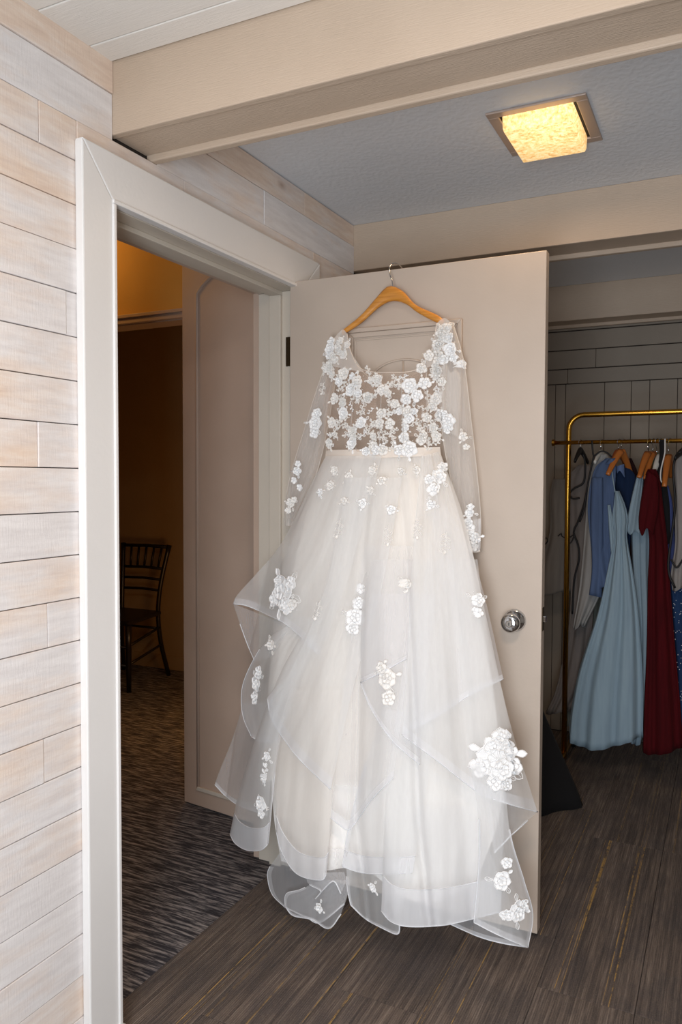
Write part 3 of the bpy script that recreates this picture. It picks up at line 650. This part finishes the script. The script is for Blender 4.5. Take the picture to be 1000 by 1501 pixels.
flap_c = sheet('lace_cuff', [(678, 764), (684, 808)], [(705, 760), (704, 808)], depth=2.246, fr=1, a0=.002, a1=.002, bul=.012, m_='braid', hem=False, nu=14, nv=16)
MB().tube([at(a, b, 2.245) for a, b in ((684, 806), (690, 809), (698, 809), (704, 807))], .0035, 6).build('cuff', M['waistband'], dress, smooth=True)
# sheer gather at the right armhole
sheet('armhole_gather', [(652, 520), (648, 560), (650, 630)], [(668, 540), (676, 560), (672, 640)], T=[(652, 520), (660, 545), (668, 540)], off=.012, fr=1.5, a0=.004, a1=.004, m_='tulle_ivory', hem=False, nu=16, nv=24)

# ---- lace: petals, leaves and sprigs pressed onto the nearest cloth
def hit(x, y):
    d = ray(x, y).normalized(); best = None
    for bvh, o in SURF:
        h = bvh.ray_cast(CAM, d)
        if h[0] is not None and (best is None or h[3] < best[3]): best = (h[0], h[1], bvh, h[3], o)
    if best is None: return None
    n = best[1]; n = -n if n.dot(CAM-best[0]) < 0 else n
    return best[0], n, best[2], best[4]
def petal_pts(L, W, lobes=0):
    """outline of a petal from its root at (0,0) along +x"""
    out = []
    for t in np.linspace(0, 1, 7)[1:-1]: out.append((t*L, W*math.sin(PI*t**1.35)**.62*(1+.08*math.sin(t*13))))
    return [(0, 0)]+out+[(L, .0)]+[(a, -b) for a, b in out[::-1]]
class Lace:
    def __init__(s, x, y):
        h = hit(x, y); s.ok = h is not None
        if not s.ok: return
        s.p, s.n, s.bvh, s.o = h; s.x = Vector((1, 0, 0))-s.n*s.n.x; s.x.normalize(); s.z = s.n.cross(s.x)
        if s.z.z < 0: s.z = -s.z
        s.m = MB(); s.b = MB()
    def P(s, a, b, h):
        q_ = s.p+s.x*a+s.z*b; r_ = s.bvh.ray_cast(q_+s.n*.03, -s.n, .06)
        if r_[0] is None: return q_+s.n*h
        return r_[0]+s.n*(h+.001)
    def petal(s, cx_, cy_, ang, L, W, h=.0012, lift=.004):
        pts = petal_pts(L, W); ca, sa = math.cos(ang), math.sin(ang); tr = lambda a, b: (cx_+a*ca-b*sa, cy_+a*sa+b*ca)
        o = [s.P(*tr(a, b), h+lift*(a/L)) for a, b in pts]; k = len(o)
        inn = [s.P(*tr(L*.5+(a-L*.5)*.78, b*.74), h*.4+lift*.5*(a/L)) for a, b in pts]
        mid = [s.P(*tr(L*.5+(a-L*.5)*.9, b*.88), h+.0012+lift*(a/L)) for a, b in pts]
        c = s.P(*tr(L*.5, 0), h*.3+lift*.3)
        s.m.add(o+mid+inn+[c], [(i, (i+1) % k, k+(i+1) % k, k+i) for i in range(k)]+[(k+i, k+(i+1) % k, 2*k+(i+1) % k, 2*k+i) for i in range(k)]+[(2*k+i, 2*k+(i+1) % k, 3*k) for i in range(k)])
    def outline(s, cx_, cy_, ang, L, W, r_=.0010):
        pts = petal_pts(L, W); ca, sa = math.cos(ang), math.sin(ang); tr = lambda a, b: (cx_+a*ca-b*sa, cy_+a*sa+b*ca)
        P_ = [s.P(*tr(a, b), .001) for a, b in pts]; s.m.tube(P_+[P_[0]], r_, 4); s.m.tube([s.P(*tr(L*t, 0), .001) for t in (0, .4, .85)], r_*.7, 4)
    def bead(s, a, b, r_=.0014):
        p = s.P(a, b, .003); s.b.add([p+Vector(v)*r_ for v in ((1, 0, 0), (-1, 0, 0), (0, 1, 0), (0, -1, 0), (0, 0, 1), (0, 0, -1))], [(0, 2, 4), (2, 1, 4), (1, 3, 4), (3, 0, 4), (2, 0, 5), (1, 2, 5), (3, 1, 5), (0, 3, 5)])
    def flower(s, a, b, r_, n=6, rot=0, inner=True):
        for k in range(n):
            an = rot+2*PI*k/n+random.uniform(-.15, .15); L = r_*random.uniform(.85, 1.1); s.petal(a+math.cos(an)*r_*.06, b+math.sin(an)*r_*.06, an, L, L*.46, .0010+.0006*(k % 2))
        if inner:
            for k in range(max(4, n-1)):
                an = rot+.5+2*PI*k/max(4, n-1); s.petal(a, b, an, r_*.56, r_*.26, .003, .005)
        for k in range(5): s.bead(a+random.uniform(-.15, .15)*r_, b+random.uniform(-.15, .15)*r_)
    def done(s, name='lace_flower', m_='lace'):
        if not s.m.v: return
        o = s.m.build(name, M[m_], s.o, smooth=False)
        if s.b.v and False: pass
        if s.b.v: s.b.build('sequins', M['bead'], s.o)['kind'] = 'stuff'
        return o
def px_m(y): return 2.15/1145*1.03
def flower(x, y, rpx, n=6, m_='lace', leaves=3, extra=()):
    L = Lace(x, y)
    if not L.ok: return
    k = px_m(y)*(1.22 if 760 < y < 1050 else 1.0); r_ = rpx*k; rot = random.uniform(0, 6)
    L.flower(0, 0, r_, n, rot)
    for (dx, dy, rr) in extra: L.flower(dx*k, -dy*k, rr*k, 5, random.uniform(0, 6), rr > 7)
    for i in range(leaves):
        an = rot+2*PI*i/max(1, leaves)+random.uniform(-.4, .4); (L.petal if i % 2 else L.outline)(math.cos(an)*r_*.9, math.sin(an)*r_*.9, an+random.uniform(-.4, .4), r_*.75, r_*.2)
    for i in range(8): L.bead(random.uniform(-1, 1)*r_, random.uniform(-1, 1)*r_)
    L.done('lace_flower', m_)
def sprig(x, y, lpx, ang, m_='lace_warm', n=4, solid=False):
    L = Lace(x, y)
    if not L.ok: return
    k = px_m(y); l = lpx*k; ca, sa = math.cos(ang), math.sin(ang)
    L.m.tube([L.P(ca*l*t, sa*l*t, .001) for t in (0, .3, .6, 1)], .0010, 4)
    for i in range(n):
        t = (i+.6)/n; sd = 1 if i % 2 else -1
        (L.petal if solid else L.outline)(ca*l*t, sa*l*t, ang+sd*.8, l*.34, l*.10)
    L.petal(ca*l, sa*l, ang, l*.28, l*.09); L.done('lace_sprig', m_)
# skirt flowers
flower(415, 868, 24, 6, extra=((-20, 10, 14), (20, -12, 12), (14, 18, 12), (-14, -14, 9)), leaves=5)
flower(378, 1002, 13, 5, extra=((3, -16, 10), (-3, 20, 10)), leaves=3); flower(398, 945, 9, 5, m_='lace_warm', leaves=4)
flower(383, 1178, 14, 6, extra=((4, 14, 8),), leaves=2); flower(393, 1108, 9, 5, leaves=3); sprig(386, 1150, 30, 1.35, 'lace', 6, True); flower(388, 1140, 8, 5, leaves=3)
flower(521, 905, 12, 6, extra=((3, -18, 9), (4, -36, 7), (-2, 14, 9)), leaves=3)
flower(532, 738, 8, 5); flower(471, 722, 7, 5); flower(575, 748, 8, 5, leaves=2); flower(430, 885, 8, 5, m_='lace_warm')
flower(643, 700, 12, 6, extra=((-4, 20, 10), (4, -18, 9), (-14, 6, 8)), leaves=3); flower(632, 740, 8, 5)
flower(600, 856, 7, 5, m_='lace_warm'); flower(700, 880, 9, 5, extra=((3, 14, 6),)); flower(568, 995, 12, 6, m_='lace_warm', extra=((4, 22, 10),)); flower(560, 980, 8, 5, m_='lace_warm')
flower(729, 1112, 26, 7, extra=((-22, 14, 15), (22, 8, 15), (0, 30, 14), (4, -30, 13), (-8, -18, 12), (16, -14, 12), (14, 34, 9)), leaves=6)
flower(737, 1128, 15, 6)
flower(757, 1336, 15, 6, extra=((12, -8, 9), (-16, 4, 9)), leaves=4); flower(735, 1290, 13, 6, extra=((6, -24, 9),), m_='lace'); flower(470, 1330, 9, 5); flower(548, 1300, 8, 5)
for x, y in ((492, 690), (512, 700), (548, 690), (590, 692), (560, 705), (610, 690), (486, 712), (505, 735), (545, 720)): flower(x, y, random.uniform(6, 9), 5, m_='lace_warm', leaves=2)
for x, y, a in ((500, 760, 4.6), (570, 770, 4.8), (470, 880, 4.5), (615, 760, 4.7), (655, 780, 4.7)): sprig(x, y, 26, a, 'lace_warm', 5)
# sleeve flowers
flower(463, 620, 13, 6, extra=((3, -16, 10), (-2, 16, 10)), leaves=3); flower(436, 690, 8, 5, extra=((2, -12, 6), (-6, 16, 6), (4, 28, 6))); flower(427, 738, 9, 5, extra=((-4, 12, 6), (8, -6, 6)), m_='lace_warm')
flower(485, 512, 11, 6, extra=((2, -12, 8), (-3, 12, 6)), leaves=4); sprig(476, 560, 18, 4.5, 'lace_warm'); flower(478, 540, 8, 5, m_='lace_warm')
flower(662, 512, 12, 6, extra=((-4, -18, 9), (-10, 16, 8), (6, 14, 8)), leaves=3); flower(677, 534, 8, 5, leaves=0); flower(655, 482, 9, 6, m_='lace_warm', extra=((-6, 10, 8), (4, 14, 7)))
flower(655, 617, 12, 6, extra=((2, 12, 9), (-6, -10, 8)), leaves=0); flower(690, 752, 8, 5, extra=((2, -10, 6), (-2, 14, 8))); flower(694, 788, 9, 5, extra=((0, 12, 7), (-4, -12, 7))); flower(680, 640, 8, 5, m_='lace_warm', extra=((4, 16, 6),))
# bodice lace
for x, y, r_, mm in ((505, 548, 11, 'lace_warm'), (525, 560, 12, 'lace_warm'), (515, 572, 11, 'lace'), (540, 582, 9, 'lace_warm'), (562, 572, 11, 'lace_warm'), (556, 556, 8, 'lace_warm'), (560, 606, 9, 'lace_warm'), (505, 606, 11, 'lace'), (530, 620, 10, 'lace'),
                     (492, 585, 10, 'lace_warm'), (488, 620, 10, 'lace_warm'), (484, 650, 9, 'lace_warm'), (518, 650, 11, 'lace'), (548, 655, 9, 'lace_warm'), (538, 662, 8, 'lace'), (572, 622, 9, 'lace_warm'), (562, 660, 9, 'lace_warm'), (600, 566, 13, 'lace'), (612, 580, 11, 'lace'),
                     (596, 585, 9, 'lace'), (622, 562, 10, 'lace'), (600, 614, 10, 'lace'), (592, 642, 9, 'lace'), (600, 658, 13, 'lace'), (618, 645, 9, 'lace_warm'), (585, 660, 10, 'lace'), (625, 612, 9, 'lace_warm'), (638, 585, 10, 'lace_warm'), (640, 640, 9, 'lace_warm'),
                     (618, 540, 9, 'lace_warm'), (628, 522, 9, 'lace_warm'), (640, 505, 8, 'lace_warm'), (505, 520, 8, 'lace_warm'), (500, 500, 7, 'lace_warm'), (640, 545, 9, 'lace_warm'), (645, 610, 9, 'lace_warm'), (648, 560, 8, 'lace_warm')):
    flower(x, y, r_, random.choice((5, 6)), m_=mm, leaves=2)
for x, y, l, a in ((530, 605, 20, 1.3), (545, 640, 18, 2.2), (575, 600, 18, 1.9), (570, 640, 16, .8), (490, 640, 22, 1.2), (610, 630, 18, .4), (632, 600, 16, 1.2), (585, 560, 14, 2.4), (520, 590, 14, .4), (550, 562, 14, 1.6), (498, 565, 16, 1.9), (575, 655, 14, 1.4), (540, 625, 18, .2), (555, 640, 16, -.4), (515, 630, 16, 2.6), (628, 655, 12, 1.6)):
    sprig(x, y, l, a, 'lace_warm', 5); sprig(x+6, y+3, l*.7, a+1.5, 'lace_warm', 4)

rnd = random.Random(3)
for i in range(70):
    y = rnd.uniform(550, 662); x = rnd.uniform(482, 644)
    if i % 3: sprig(x, y, rnd.uniform(11, 18), rnd.uniform(0, 6.28), rnd.choice(('lace', 'lace_warm', 'lace_warm')), 4, i % 2 == 0)
    else: flower(x, y, rnd.uniform(6, 9), 5, m_=rnd.choice(('lace', 'lace_warm')), leaves=2)
for i in range(10):
    t = i/9; flower(505+(478-505)*min(1, t*1.6)+rnd.uniform(0, 12), 500+t*50, 7, 5, m_='lace_warm', leaves=2); flower(655-t*10+rnd.uniform(-10, 0), 482+t*70, 7, 5, m_='lace_warm', leaves=2)

# ------------------------------------------------------------------ clothes rack at the back
RY = 3.85
rack = thing('clothes_rack', 'brushed gold garment rack full of clothes in the dark back bay', 'rack', tuple(Vector((1.25, RY, 0))))
pz = at(900, 606.5, RY).z; rz = at(900, 648, RY).z; x0 = at(833, 700, RY).x; x1 = 1.90
def arc(cx_, cz_, r_, a0, a1, n=8): return [(cx_+r_*math.cos(a), RY, cz_+r_*math.sin(a)) for a in np.linspace(a0, a1, n)]
MB().tube([(x0, RY, .03)]+[(x0, RY, pz-.3)]+arc(x0+.07, pz-.07, .07, PI, PI/2)+arc(x1-.07, pz-.07, .07, PI/2, 0)+[(x1, RY, .03)], .0125, 14).build('frame', M['gold'], rack, smooth=True)
MB().tube([(at(815, 648, RY).x, RY-.027, rz), (x1+.06, RY-.027, rz)], .0095, 12).build('hanging_rail', M['gold'], rack, smooth=True)
for X in (x0, x1):
    MB().tube([(X, RY-.28, .055), (X, RY+.28, .055)], .0125, 12).build('base_tube', M['gold'], rack, smooth=True)
    for dy in (-.27, .27): MB().lathe([(.0, -.010), (.024, -.010), (.024, .010), (.0, .010)], (X, RY+dy, .025), (1, 0, 0), 20).build('caster', M['black'], rack)
MB().lathe([(.016, 0), (.016, .012)], (at(815, 648, RY).x-.012, RY-.027, rz), (1, 0, 0), 16).build('rail_end_cap', M['gold'], rack)

def garment(name, label, cat, rows, Y, m_, d=.05, nf=5, amp=.006, n=56, group=None, hemwave=.012, ph=0.0, nv=40):
    """closed cloth body; rows of (pixel y, left x, right x) at depth Y"""
    ys = np.linspace(rows[0][0], rows[-1][0], nv); vs = []; R_ = [np.array(r_, float) for r_ in rows]; yy = [r_[0] for r_ in R_]
    root = thing(name, label, cat, tuple(at((rows[-1][1]+rows[-1][2])/2, rows[-1][0], Y)), group)
    sm = spline([(r_[0], r_[1], r_[2]) for r_ in rows], nv)
    for j, (y, a, b) in enumerate(sm):
        t = j/(nv-1); c = (a+b)/2; h = (b-a)/2
        for k in range(n):
            an = 2*PI*k/n; w_ = math.sin(nf*an+ph+t*.8)+.5*math.sin(nf*2.3*an+ph*2)
            p = at(c+h*math.cos(an), y, Y); aa = amp*(.25+t)
            p = p+Vector((0, -math.sin(an)*d*(.35+.65*t)-aa*w_, (hemwave*math.sin(an*2+ph)*t**6)))
            vs.append(p)
    fs = [(j*n+k, j*n+(k+1) % n, (j+1)*n+(k+1) % n, (j+1)*n+k) for j in range(nv-1) for k in range(n)]+[tuple(range(n))[::-1]]
    MB().add(vs, fs).build('body', m_, root, smooth=True, solid=.002)
    return root
def ptube(name, pts, Y, r_, m_, parent, n=6, flat=1): return MB().tube([at(a, b, Y) for a, b in spline(pts, 30)], r_, n, flat=flat).build(name, m_, parent, smooth=True)
def flap(name, L, R_, Y, m_, parent, B=None, T=None, fr=1.5, amp=.004, nu=14, nv=24):
    g = coons(T or [L[0], R_[0]], B or [L[-1], R_[-1]], L, R_, nu, nv); vs = []
    for j, row in enumerate(g):
        for i, p in enumerate(row): vs.append(at(p[0], p[1], Y-amp*math.sin(2*PI*fr*i/nu+j*.05)-.012*math.sin(PI*i/nu)))
    n1 = nu+1
    return MB().add(vs, [(j*n1+i, j*n1+i+1, (j+1)*n1+i+1, (j+1)*n1+i) for j in range(nv) for i in range(nu)]).build(name, m_, parent, smooth=True, solid=.003)
def rhanger(label, apex, ends, Y, m_=None, name='clothes_hanger', hk=(0, 0)):
    o = thing(name, label, 'hanger', tuple(at(apex[0], apex[1], Y)))
    mm = m_ or M['rackhanger']
    for (ex, ey, dY) in ends:
        pts = [at(apex[0], apex[1], Y)]+[at(apex[0]+(ex-apex[0])*t, apex[1]+(ey-apex[1])*t**1.25, Y+dY*t) for t in (.3, .65, 1)]
        MB().tube(spline([tuple(p) for p in pts], 12), np.linspace(.017, .010, 12), 8, flat=.6).build('arm', mm, o, smooth=True)
    a = at(apex[0], apex[1]-4, Y); r_ = Vector((a.x+.006, RY-.027, rz))
    MB().tube(spline([tuple(a), (a.x, Y-.004, a.z+.02), (r_.x-.010, r_.y-.012, r_.z-.004), (r_.x-.006, r_.y-.004, r_.z+.0125), (r_.x+.004, r_.y+.012, r_.z+.006), (r_.x+.004, r_.y+.013, r_.z-.012)], 24), .0017, 6).build('hook', M['chrome'], o, smooth=True)
    return o
C_grey = cloth('grey_satin', (128, 122, 116)); C_taupe = cloth('taupe_satin', (122, 114, 110)); C_silver = cloth('silver_satin', (158, 156, 154))
C_dusty = cloth('dusty_blue_cotton', (82, 100, 134)); C_navy = cloth('navy_cotton', (22, 38, 66)); C_pale = cloth('pale_blue_chiffon', (144, 164, 176), (132, 152, 166)); C_pale2 = cloth('powder_blue_chiffon', (142, 160, 172), (130, 148, 160))
C_red = cloth('burgundy_crepe', (76, 3, 11), (58, 2, 7)); C_peri = cloth('periwinkle_satin', (72, 84, 136)); C_seq = cloth('blue_sequin_cloth', (36, 60, 96), (26, 44, 76)); C_black = mat('black_velvet', (9, 8, 12), .95); C_rose = cloth('dark_brown_satin', (40, 16, 18))
# grey printed robe, furthest left
g = garment('satin_robe', 'light grey satin robe with black script, leftmost on the rack', 'robe', [(702, 811, 836), (730, 806, 840), (780, 806, 846), (830, 792, 846), (868, 790, 842)], 3.99, C_grey, .05, 4)
ptube('script_line', [(782, 800), (796, 795), (800, 788), (803, 793), (797, 800), (790, 806), (783, 812)], 3.925, .003, M['black'], g)
g2 = garment('satin_robe', 'grey satin robe edged with black piping on a black velvet hanger', 'robe', [(682, 848, 868), (705, 829, 872), (740, 832, 870), (800, 836, 872), (900, 836, 870), (1000, 818, 858), (1042, 801, 840)], 3.925, C_taupe, .04, 5, .008)
ptube('black_piping', [(852, 662), (857, 672), (858, 690), (855, 708), (842, 716), (835, 724), (840, 731), (850, 730)], 3.872, .0045, M['black'], g2)
ptube('black_piping', [(862, 710), (856, 740), (846, 768), (841, 780), (848, 800), (849, 820), (842, 850), (839, 900)], 3.870, .0045, M['black'], g2)
ptube('script_line', [(818, 786), (823, 782), (824, 786), (832, 789), (842, 784), (838, 794), (834, 797)], 3.872, .003, M['black'], g2)
g3_ = garment('satin_robe', 'silver satin robe with black piping beside the dusty blue shirt', 'robe', [(666, 876, 890), (680, 868, 896), (720, 862, 896), (800, 856, 892), (860, 850, 884), (918, 841, 858)], 3.80, C_silver, .04, 4, .006)
ptube('black_piping', [(868, 646), (869, 660), (871, 668), (880, 662), (889, 663), (897, 670)], 3.745, .0040, M['black'], g3_)
ptube('black_piping', [(871, 668), (866, 690), (860, 720), (856, 748), (850, 765)], 3.745, .0042, M['black'], g3_)
rhanger('black velvet hanger at the left end of the rack', (851, 660), ((843, 676, -.12), (862, 678, .14)), 3.84, M['black'])
rhanger('thin metal-hooked hanger inside the silver robe', (881, 664), ((872, 678, -.1), (894, 676, .12)), 3.81, M['plastic_white'])
g = garment('long_gown', 'grey-green long gown hanging behind the dusty blue shirt', 'gown', [(740, 872, 886), (850, 864, 886), (950, 846, 882), (1020, 834, 876), (1058, 828, 874)], 4.02, cloth('sage_grey_chiffon', (112, 116, 110)), .05, 5, .008)
# dusty blue shirt
g = garment('dress_shirt', 'dusty blue long shirt hanging left of the pale blue dress', 'shirt', [(672, 888, 902), (690, 871, 903), (740, 862, 900), (790, 866, 896), (830, 870, 898), (858, 872, 905)], 3.725, C_dusty, .035, 4, .006)
flap('sleeve', [(690, 0), (1, 1)] and [(868, 700), (866, 760), (868, 830), (864, 872)], [(884, 700), (884, 770), (884, 830), (882, 876)], 3.70, C_dusty, g)
flap('collar', [(892, 674), (888, 680)], [(902, 671), (903, 680)], 3.70, C_dusty, g, fr=.5)
rhanger('wooden hanger holding the pale blue strappy dress', (911, 661), ((891, 696, -.10), (930, 712, .16)), 3.75)
rhanger('reddish wooden hanger behind the strappy dress hanger', (907, 662), ((898, 676, -.05), (924, 700, .18)), 3.83, mat('reddish_hanger_wood', (150, 74, 40), .4))
g = garment('dress_shirt', 'navy shirt with a lighter blue collar behind the strappy dress', 'shirt', [(686, 900, 922), (700, 896, 932), (740, 894, 930), (800, 896, 924), (872, 898, 920)], 3.84, C_navy, .04, 4, .006)
flap('collar', [(903, 684), (905, 694)], [(915, 680), (916, 700)], 3.775, cloth('light_blue_collar', (104, 124, 166)), g, B=[(905, 694), (909, 690), (916, 700)], fr=.5)
g = garment('long_gown', 'dark brown satin gown deep behind the wooden hangers', 'gown', [(672, 918, 926), (700, 918, 936), (760, 918, 938), (900, 915, 940)], 3.93, C_rose, .04, 3, .005)
# pale blue strappy dress
g = garment('evening_dress', 'pale blue chiffon dress with thin spaghetti straps and long full skirt', 'dress', [(720, 903, 908), (742, 900, 917), (762, 898, 921), (786, 901, 919), (840, 890, 928), (900, 876, 936), (980, 850, 942), (1040, 838, 943), (1085, 834, 943)], 3.70, C_pale, .075, 7, .012, 80, hemwave=.022, ph=1.0)
ptube('strap', [(897, 686), (899, 704), (902, 722)], 3.69, .0024, C_pale, g)
ptube('strap', [(891, 700), (892, 730), (894, 758), (898, 775)], 3.72, .0026, C_pale, g)
flap('side_strap_panel', [(891, 740), (893, 775), (896, 810)], [(895, 740), (901, 775), (904, 812)], 3.71, C_pale, g)
# pale dress with flutter sleeve
g = garment('evening_dress', 'powder blue flutter-sleeved chiffon dress beside the burgundy dress', 'dress', [(698, 934, 944), (720, 930, 948), (770, 926, 952), (840, 928, 952), (930, 932, 955), (1020, 930, 952), (1084, 922, 944)], 3.82, C_pale2, .055, 5, .009, ph=2)
flap('flutter_sleeve', [(934, 697), (926, 730), (920, 760), (917, 774)], [(943, 698), (940, 740), (938, 784)], 3.735, C_pale2, g, B=[(917, 774), (924, 784), (931, 778), (938, 784)], fr=2)
rhanger('wooden hanger above the powder blue flutter-sleeved dress', (950, 664), ((937, 700, -.12), (957, 690, .1)), 3.80)
rhanger('wooden hanger just left of the burgundy dress shoulder', (957, 664), ((946, 702, -.12), (966, 694, .1)), 3.83)
rhanger('green plastic hanger behind the burgundy dress', (963, 668), ((960, 686, -.06), (968, 688, .1)), 3.86, M['plastic_green'])
rhanger('white plastic hanger beside the green one', (968, 668), ((959, 692, -.10), (972, 700, .1)), 3.84, M['plastic_white'])
# burgundy dress
g = garment('evening_dress', 'burgundy short-sleeved crepe dress hanging full length to the floor', 'dress', [(688, 950, 962), (705, 944, 968), (740, 944, 972), (790, 952, 978), (850, 950, 982), (950, 948, 990), (1040, 944, 998), (1098, 942, 1002)], 3.73, C_red, .06, 5, .010, ph=.5)
flap('flutter_sleeve', [(949, 690), (942, 720), (937, 755), (937, 775)], [(964, 700), (966, 740), (958, 784)], 3.665, C_red, g, B=[(937, 775), (942, 786), (948, 774), (958, 784)], fr=1.5)
g = garment('vest', 'black vest with a white edge hanging right of the burgundy dress', 'vest', [(645, 967, 975), (670, 967, 976), (700, 962, 976), (740, 966, 982), (800, 972, 984)], 3.79, C_black, .03, 3, .003)
ptube('white_edge', [(975, 643), (975, 660), (974, 668), (969, 690), (969, 704), (972, 708)], 3.745, .0032, mat('white_ribbon', (214, 210, 206), .5), g)
g = garment('evening_dress', 'periwinkle satin dress squeezed beside the burgundy one', 'dress', [(712, 972, 980), (740, 974, 986), (800, 974, 990), (850, 976, 990)], 3.80, C_peri, .04, 3, .005)
rhanger('wooden hanger seen edge-on at the right of the black vest', (980, 668), ((974, 713, -.12), (984, 700, .1)), 3.77)
g = garment('satin_robe', 'light satin robe with black piping at the right frame edge', 'robe', [(668, 990, 1006), (700, 988, 1012), (760, 990, 1014), (800, 990, 1014), (840, 984, 1012), (862, 986, 1008)], 3.72, cloth('pale_taupe_satin', (150, 144, 140)), .04, 4, .006)
ptube('black_piping', [(1002, 660), (992, 668), (987, 690), (990, 740), (984, 790), (980, 825), (982, 845), (990, 862)], 3.665, .005, M['black'], g)
ptube('black_piping', [(984, 820), (992, 832), (1000, 822), (1004, 815)], 3.66, .004, M['black'], g)
rhanger('padded black hanger at the right frame edge', (1000, 662), ((990, 672, -.1), (1012, 672, .1)), 3.72, M['black'])
g = garment('evening_dress', 'deep blue sequined gown partly behind the burgundy dress', 'gown', [(845, 980, 1002), (900, 984, 1010), (980, 990, 1018), (1070, 992, 1024), (1085, 992, 1026)], 3.79, C_seq, .05, 4, .006)
sq = MB()
for i in range(60):
    y = random.uniform(860, 1070); x = random.uniform(interp(y, [860, 1070], [984, 996]), 1003); p = at(x, y, 3.722); r_ = .002
    sq.add([p+Vector(v)*r_ for v in ((1, 0, 0), (0, 0, 1), (-1, 0, 0), (0, 0, -1), (0, -.6, 0))], [(0, 1, 4), (1, 2, 4), (2, 3, 4), (3, 0, 4)])
sq.build('sequins', M['bead'], g)['kind'] = 'stuff'
# black gown pooling on the floor behind the door
bl = thing('black_gown', 'black gown trailing on the carpet just behind the open door', 'gown', (.50, 3.35, 0))
vs = []; nu, nv = 40, 26
for j in range(nv):
    v = j/(nv-1)
    for k in range(nu):
        an = 2*PI*k/nu; z = .66*(1-v**1.2)**.9; rx = (.05+.25*v**1.5)*(1+.10*math.sin(5*an+1)); ry = (.05+.15*v**1.5)*(1+.10*math.sin(4*an))
        vs.append((.50+rx*math.cos(an), 3.35+ry*math.sin(an), z+.004+.010*(1+math.sin(6*an))*v*(1-v)))
MB().add(vs, [(j*nu+k, j*nu+(k+1) % nu, (j+1)*nu+(k+1) % nu, (j+1)*nu+k) for j in range(nv-1) for k in range(nu)]+[tuple(range(nu))[::-1], tuple((nv-1)*nu+k for k in range(nu))]).build('body', C_black, bl, smooth=True)
